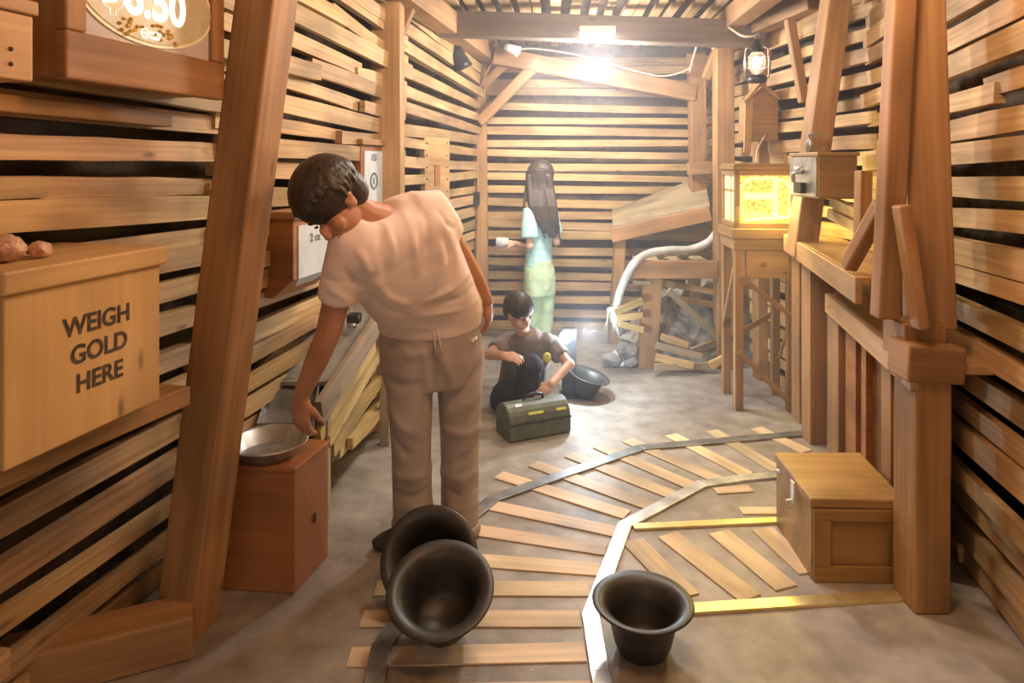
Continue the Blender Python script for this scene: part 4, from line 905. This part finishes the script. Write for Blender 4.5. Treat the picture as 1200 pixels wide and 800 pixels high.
for a_, r_, h_ in (([(452, 262, 2.26), (458, 285, 2.32), (462, 312, 2.42)], .010, .010), ([(446, 275, 2.26), (448, 300, 2.34), (452, 325, 2.45)], .010, -.008), ([(475, 250, 2.32), (484, 285, 2.40), (490, 320, 2.48)], .013, .010), ([(497, 250, 2.38), (502, 285, 2.42), (500, 318, 2.50)], .012, -.010),
                   ([(418, 292, 2.20), (428, 305, 2.28), (432, 320, 2.35)], .010, .010), ([(404, 318, 2.26), (414, 330, 2.30), (432, 338, 2.40)], .009, -.012), ([(385, 338, 2.26), (396, 344, 2.26), (407, 352, 2.3)], .007, .007), ([(380, 325, 2.26), (392, 330, 2.26), (405, 330, 2.3)], .007, -.006),
                   ([(520, 275, 2.48), (530, 300, 2.55), (528, 330, 2.58)], .012, -.012), ([(515, 285, 2.45), (518, 310, 2.5), (508, 340, 2.54)], .012, .010), ([(548, 320, 2.62), (525, 340, 2.56), (500, 352, 2.55)], .011, .011), ([(555, 335, 2.64), (530, 352, 2.58), (495, 362, 2.56)], .010, -.010),
                   ([(560, 350, 2.66), (530, 364, 2.59), (490, 370, 2.58)], .009, .009), ([(440, 330, 2.5), (455, 348, 2.56), (480, 358, 2.56)], .011, .008), ([(432, 345, 2.55), (450, 362, 2.58), (478, 370, 2.58)], .009, -.009), ([(445, 378, 2.62), (500, 384, 2.58), (560, 376, 2.66)], .006, .006), ([(445, 372, 2.62), (500, 378, 2.58), (560, 370, 2.66)], .005, -.005),
                   ([(514, 248, 2.42), (524, 262, 2.48), (532, 268, 2.53)], .007, -.007)):
    F.append((WL(a_), r_ * 1.25, h_ * 1.2))
part(bake(o, F), 'loose pale pink t-shirt')
# folds: soft ridges radiating over the cloth
# sweatpants
m = MB()
m.loft([(W(504, 372, 2.73), .195, .130, hx), (W(504, 395, 2.73), .205, .138, hx), (W(507, 425, 2.73), .208, .135, hx), (W(508, 450, 2.73), .19, .12, hx)], 28)
def legs(cx, Yl):
    rg = []
    for k in range(12):
        f = k / 11; py = 405 + (cx[2] - 405) * f; c = cx[0] + (cx[1] - cx[0]) * f
        w_ = .101 - .023 * min(1, f * 1.7); rg.append((W(c, py, Yl), w_, w_ * 1.05, (1, .12, .0)))
    rg.append((W(cx[1], cx[2] + 1, Yl), .070, .072, (1, 0, 0)))
    m.loft(rg, 24)
legs((479, 484, 606), 2.68); legs((539, 539, 612), 2.76)
o = m.build('sweatpants', M_sweat, P, remesh=.009, sm=12)
F = []
for a_, r_, h_ in (([(458, 400, 2.60), (480, 415, 2.58), (505, 412, 2.6)], .014, .012), ([(500, 392, 2.6), (508, 425, 2.61), (507, 455, 2.64)], .012, -.014), ([(515, 410, 2.61), (528, 440, 2.64), (520, 462, 2.66)], .014, .014),
                   ([(562, 425, 2.70), (550, 450, 2.67), (524, 468, 2.66)], .013, -.014), ([(567, 440, 2.70), (552, 470, 2.66), (522, 486, 2.66)], .013, .014), ([(566, 470, 2.70), (545, 498, 2.66), (516, 505, 2.68)], .012, -.012), ([(518, 500, 2.67), (540, 508, 2.66), (562, 500, 2.7)], .013, .013),
                   ([(560, 520, 2.70), (540, 540, 2.66), (518, 545, 2.67)], .012, -.011), ([(517, 552, 2.67), (538, 562, 2.66), (558, 552, 2.7)], .013, .012), ([(515, 572, 2.68), (535, 580, 2.66), (560, 570, 2.7)], .010, -.012), ([(514, 590, 2.68), (534, 596, 2.66), (560, 588, 2.7)], .010, .012),
                   ([(452, 440, 2.62), (468, 452, 2.58), (490, 450, 2.6)], .013, -.012), ([(456, 470, 2.62), (470, 500, 2.58), (498, 510, 2.62)], .015, .012), ([(458, 505, 2.62), (475, 530, 2.58), (505, 535, 2.62)], .012, -.010), ([(505, 548, 2.62), (485, 560, 2.59), (462, 556, 2.62)], .013, .012),
                   ([(462, 574, 2.62), (485, 583, 2.59), (508, 575, 2.62)], .010, -.012), ([(462, 590, 2.62), (487, 597, 2.59), (510, 590, 2.62)], .010, .012), ([(452, 380, 2.65), (500, 386, 2.58), (560, 380, 2.66)], .006, -.005)):
    F.append((WL(a_), r_ * 1.4, h_ * 1.1))
pn = part(bake(o, F), 'baggy mauve grey sweatpants with a drawstring')
for cxx, cyy, Yc in ((484, 611, 2.68), (539, 616, 2.76)):
    m = MB(); m.loft([(W(cxx, cyy - 8, Yc), .072, .074), (W(cxx, cyy - 5, Yc), .083, .085), (W(cxx, cyy + 2, Yc), .086, .088), (W(cxx, cyy + 8, Yc), .080, .082), (W(cxx, cyy + 9, Yc), .070, .072)], 22, hx)
    m.build('cuff', M_sweat, pn, remesh=.008, sm=3)
for x0, x1 in ((508, 511), (513, 519)):
    m = MB(); a = W(x0, 378, 2.585); m.tube([a, W(x0 + 1, 395, 2.582), W(x1, 415, 2.585)], .0035, 6); part(m.build('drawstring', M_pink, pn, smooth=True), 'pale drawstring')
m = MB(); m.prism([W(552, 399, 2.66), W(558, 396, 2.66), W(559, 398, 2.66), W(553, 402, 2.66)], (0, .06, 0)); m.build('emblem', M_white, pn)
for hl, dr in ((V((-.30, 2.73, 0)), (-.92, -.38, 0)), (V((-.215, 2.80, 0)), (-.1, -1, 0))):
    m = MB(); shoe(m, hl, dr, .98); part(m.build('shoe', M_shoe, P, remesh=.007, sm=2), 'black shoe')

# ---- standing girl
Yg = 5.52; g = lambda px, py, dy=0: W(px, py, Yg + dy)
P = thing('person', 'standing girl with long black hair, pale blue t-shirt and mint trousers', 'person', (g(632, 400).x, Yg, 0))
m = MB(); hc = g(632, 209, 0); hd = head(m, hc, (-.75, .62, -.15), (0, 0, 1), .98)
shd = V((.55, .80, 0)).normalized()
m.loft([(g(632, 315), .11, .085, shd), (g(632, 280), .10, .08, shd), (g(632, 250), .13, .08, shd), (g(632, 238), .09, .07, shd), (g(632, 228), .045, .045), (hc - V((0, 0, .05)), .045, .045)], 18)
s1 = g(621, 247, -.10); e1 = g(621, 288, -.14); w1 = g(603, 285, -.06); s2 = g(646, 247, .10); e2 = g(652, 284, .10); w2 = g(640, 283, .26)
m.chain([s1, e1, w1], [.042, .034, .023]); m.chain([s2, e2, w2], [.042, .033, .023])
hand(m, w1, (-1, .25, .05), (-.1, -.6, .8), .82, .6, -1); hand(m, w2, (-.6, .8, 0), (0, .3, .9), .82, .6, 1)
for x_ in (624, 641):
    m.chain([g(x_, 318), g(x_, 362, .01), V((g(x_, 0).x, Yg, .06))], [.050, .042, .035])
body = m.build('body', M_skin2, P, remesh=.005); face(hd, body, .98)
m = MB(); m.loft([(g(631, 312), .135, .105, shd), (g(632, 290), .122, .098, shd), (g(632, 262), .13, .10, shd), (g(632, 247), .145, .095, shd), (g(632, 237), .09, .075, shd), (g(632, 232), .055, .055)], 22)
m.loft([(s1 + V((.01, 0, .02)), .068, .064), (s1.lerp(e1, .4), .076, .068), (s1.lerp(e1, .78), .080, .070)], 16, shd); m.loft([(s2, .060, .060), (s2.lerp(e2, .5), .064, .062), (s2.lerp(e2, .75), .066, .064)], 16, shd)
part(m.build('t_shirt', M_cyan, P, remesh=.009, sm=5, disp=[(.09, .014)]), 'pale blue t-shirt')
m = MB(); m.loft([(g(631, 304), .128, .11, shd), (g(632, 325), .142, .125, shd), (g(632, 345), .135, .12, shd)], 20)
for x_, x2 in ((625, 623), (640, 638)): m.loft([(g(x_, 325), .078, .09), (g(x_, 355), .068, .08), (g(x2, 380), .062, .07), (g(x2, 393), .058, .066)], 16)
part(m.build('trousers', M_mint, P, remesh=.009, sm=5, disp=[(.09, .018)]), 'loose mint green trousers')
for x_ in (621, 636):
    m = MB(); shoe(m, V((g(x_, 0).x + .05, Yg - .03, 0)), (-.7, .55, 0), .8); m.build('shoe', M_shoe, P, remesh=.008)
# long hair
m = hair_cap(hd, .99, P, .07, 8, thick=1.12); rr = random.Random(4)
ctr = [(631, 205, -.02), (633, 225, -.06), (637, 245, -.10), (640, 262, -.13)]
m.loft([(g(631, 200, -.02), .105, .11), (g(632, 218, -.04), .112, .09), (g(635, 236, -.09), .115, .06), (g(641, 252, -.12), .095, .045), (g(646, 268, -.13), .060, .03), (g(650, 278, -.13), .02, .015)], 20)
for k in range(34):
    a = rr.uniform(-1, 1); b = rr.uniform(.0, 1)
    x0 = 632 + a * 14; x1 = 637 + a * 16; x2 = 647 + a * 10 + rr.uniform(-2, 2); yl = rr.uniform(262, 284)
    m.tube([g(x0, 205, -.08 - b * .03), g((x0 + x1) / 2, 222, -.115), g(x1, 242, -.155), g((x1 + x2) / 2, 258, -.165), g(x2, yl, -.15)], [.016, .018, .016, .012, .004], 7)
for k in range(5):
    m.tube([g(618, 215, -.05), g(614, 240, -.10), g(611 + k, 268 + rr.uniform(-6, 6), -.06)], [.02, .012, .004], 7)
part(m.build('hair', M_hair, P, remesh=.007, sm=1), 'long straight black hair down to the waist')
# thing she holds
m = MB(); a = w1 + V((-.10, .03, .005)); m.loft([(a + V((.05, 0, 0)), .034, .030), (a, .040, .034), (a - V((.045, -.01, .0)), .038, .032)], 16, (0, 0, 1))
tag(m.build('cup', M_hose, smooth=True, bevel=.004), 'small pale grey cup held out in the girl\'s hand', 'cup')

# ---- kneeling boy
Yb = 4.15; g = lambda px, py, dy=0: W(px, py, Yb + dy)
P = thing('person', 'boy with dark hair in a grey t-shirt and black trousers kneeling behind the olive case', 'person', (g(610, 0).x, Yb, 0))
m = MB(); hc = g(608, 367, -.08); hd = head(m, hc, (.62, -.62, -.42), (.15, -.30, .9), .86)
shd = V((1, .15, -.05)).normalized(); nk = g(616, 392, .0); pel = g(612, 452, .22)
m.loft([(pel, .12, .10, shd), (g(616, 425, .13), .12, .09, shd), (g(618, 405, .05), .13, .085, shd), (nk, .05, .05)], 18); m.chain([nk + V((0, .03, -.02)), hc + V((-.01, .04, -.04))], [.045, .045])
sA = g(594, 403, .05); eA = g(573, 415, -.12); wA = g(591, 417, -.26); sB = g(645, 403, .05); eB = g(667, 427, -.06); wB = g(646, 450, -.20)
m.chain([sA.lerp(nk, .3), sA, eA, wA], [.045, .042, .034, .025]); m.chain([sB.lerp(nk, .3), sB, eB, wB], [.045, .042, .035, .026])
hand(m, wA, (.9, -.2, -.1), (-.1, -.6, .8), .80, .55, -1, .2); hand(m, wB, (-.75, -.3, -.55), (.2, -.6, .75), .86, .45, 1, .12)
m.chain([pel, g(590, 476, -.05), V((g(592, 0).x, Yb + .28, .05))], [.07, .05, .04]); m.chain([pel + V((.06, 0, 0)), g(622, 432, -.10), V((g(620, 0).x, Yb - .10, .08))], [.07, .05, .04])
body = m.build('body', M_skin2, P, remesh=.0045); face(hd, body, .86)
m = hair_cap(hd, .90, P, .06, 14, thick=1.06); part(m.build('hair', M_hair, P, remesh=.005, sm=1), 'short straight black hair')
m = MB(); m.loft([(g(612, 450, .20), .155, .13, shd), (g(615, 430, .14), .15, .125, shd), (g(618, 410, .07), .155, .115, shd), (g(618, 400, .03), .145, .095, shd), (g(617, 392, .01), .085, .075, shd), (g(616, 389, .0), .058, .056, shd)], 22)
m.loft([(sA.lerp(nk, .3), .068, .064), (sA, .066, .064), (sA.lerp(eA, .7), .060, .056)], 16); m.loft([(sB.lerp(nk, .3), .068, .064), (sB, .066, .064), (sB.lerp(eB, .62), .060, .058)], 16)
m.ell(sA.lerp(nk, .25), (.074, .07, .062)); m.ell(sB.lerp(nk, .25), (.074, .07, .062))
sh_ = part(m.build('t_shirt', M_greysh, P, remesh=.008, sm=4, disp=[(.09, .012)]), 'grey t-shirt')
m = MB(); e = g(641, 419, -.085); m.ell(e, (.026, .012, .032), n=16); part(m.build('badge', M_yellow, sh_, smooth=True), 'pale yellow badge')
m = MB(); m.loft([(g(612, 446, .20), .150, .125, shd), (g(612, 462, .24), .155, .13, shd), (g(612, 478, .26), .12, .11, shd)], 20)
kA = g(588, 468, -.10); m.loft([(g(602, 455, .18), .09, .09), (g(594, 462, .05), .088, .085), (kA, .080, .075), (g(586, 474, -.14), .06, .055)], 18)
m.loft([(kA + V((0, 0, -.03)), .062, .06), (V((g(592, 0).x, Yb + .12, .075)), .066, .06), (V((g(594, 0).x, Yb + .30, .065)), .055, .05)], 16)
kB = g(622, 428, -.16); m.loft([(g(622, 458, .18), .09, .09), (g(622, 440, .02), .086, .082), (kB, .076, .072)], 18); m.ell(kB, (.074, .072, .072))
m.loft([(kB, .070, .07), (g(619, 452, -.15), .066, .066), (V((g(617, 0).x, Yb - .12, .10)), .060, .06)], 18)
part(m.build('trousers', M_blk, P, remesh=.009, disp=[(.07, .02)]), 'black trousers')
for hl, dr in ((V((g(617, 0).x, Yb - .10, 0)), (.1, -1, 0)), (V((g(594, 0).x, Yb + .28, 0)), (.1, .9, 0))):
    m = MB(); shoe(m, hl, dr, .72); m.build('shoe', M_shoe, P, remesh=.008)

# olive case
c0 = V((.118, 3.80, 0)); q = Matrix.Translation(c0) @ Matrix.Rotation(R(24), 4, 'Z'); t = thing('tool_case', 'olive green case with a rounded lid and yellow stripes on the floor before the boy', 'case', c0)
L_, Wd_, H_ = .37, .20, .185
prof = [(-Wd_ / 2, .01), (-Wd_ / 2 + .01, 0), (Wd_ / 2 - .01, 0), (Wd_ / 2, .01)] + [(Wd_ / 2 * math.cos(a), .085 + .10 * math.sin(a)) for a in [k * math.pi / 12 for k in range(0, 13)]]
m = MB(); m.prism([q @ V((-L_ / 2, y, z)) for y, z in prof], (q.to_3x3() @ V((L_, 0, 0)))); m.build('body', M_green, t, bevel=.012)
m = MB(); m.beam(q @ V((-L_ / 2 - .002, -Wd_ / 2 - .001, .095)), q @ V((L_ / 2 + .002, -Wd_ / 2 - .001, .095)), .006, .006); m.build('lid_seam', M_blackm, t)
m = MB(); m.tube([q @ V(p) for p in ((-.06, 0, .18), (-.055, 0, .205), (0, 0, .215), (.055, 0, .205), (.06, 0, .18))], .009); m.build('handle', M_blackm, t, smooth=True)
a1 = R(135); 
def onlid(x, a): return q @ V((x, -(Wd_ / 2 + .001) * math.cos(a), .085 + .1015 * math.sin(a)))
for x0, x1 in ((-.07, .02), (.10, .16)):
    m = MB(); m.prism([onlid(x0, R(28)), onlid(x1, R(28)), onlid(x1, R(36)), onlid(x0, R(36))], (q.to_3x3() @ V((0, -.002, .001)))); part(m.build('stripe', M_yellow, t), 'yellow stripe')
m = MB(); m.prism([onlid(-.13, R(58)), onlid(-.09, R(58)), onlid(-.09, R(70)), onlid(-.13, R(70))], (q.to_3x3() @ V((0, -.001, .002)))); m.build('sticker', M_white, t)

# work lamp behind the boy
c0 = W(667, 0, 4.37); c0.z = 0; t = thing('work_lamp', 'black work lamp with a dazzling blue-white lens standing behind the boy\'s elbow', 'lamp', c0)
m = MB(); m.box(c0 + V((-.045, -.03, .02)), c0 + V((.045, .05, .44))); m.build('housing', M_blackm, t, bevel=.012)
m = MB(); m.box(c0 + V((-.06, -.05, 0)), c0 + V((.06, .07, .02))); m.build('foot', M_blackm, t, bevel=.006)
m = MB(); lc = W(663, 394, 4.30); m.lathe([(.0005, 0), (.036, .0), (.038, .012), (.0005, .014)], 24, lc, Matrix.Rotation(R(90), 4, 'X')); m.build('lens', M_lampw, t, smooth=True)
light('work_lamp_light', 'POINT', lc + V((0.14, -.06, .05)), 16, (.75, .90, 1), .03)

# ================================================================= HAZE VOLUME ADDED FOR LENS GLARE
def haze():
    mt = bpy.data.materials.new('glare_haze'); mt.use_nodes = True; nt = mt.node_tree; nt.nodes.clear()
    o = nt.nodes.new('ShaderNodeOutputMaterial'); v = nt.nodes.new('ShaderNodeVolumeScatter'); v.inputs['Color'].default_value = (.95, .92, 1, 1); v.inputs['Density'].default_value = .06; v.inputs['Anisotropy'].default_value = .1
    nt.links.new(v.outputs[0], o.inputs['Volume'])
    m = MB(); m.add([(-.9, 2.9, .01), (1.9, 2.9, .01), (1.9, 6.05, .01), (-.9, 6.05, .01), (-.9, 2.9, 2.5), (1.9, 2.9, 2.5), (1.9, 6.05, 2.5), (-.9, 6.05, 2.5)], [[3, 2, 1, 0], [4, 5, 6, 7], [0, 1, 5, 4], [1, 2, 6, 5], [2, 3, 7, 6], [3, 0, 4, 7]])
    ob = m.build('glare_haze', mt); tag(ob, 'thin added haze standing in for lens glare at the back of the tunnel', 'haze', kind='stuff')
haze()
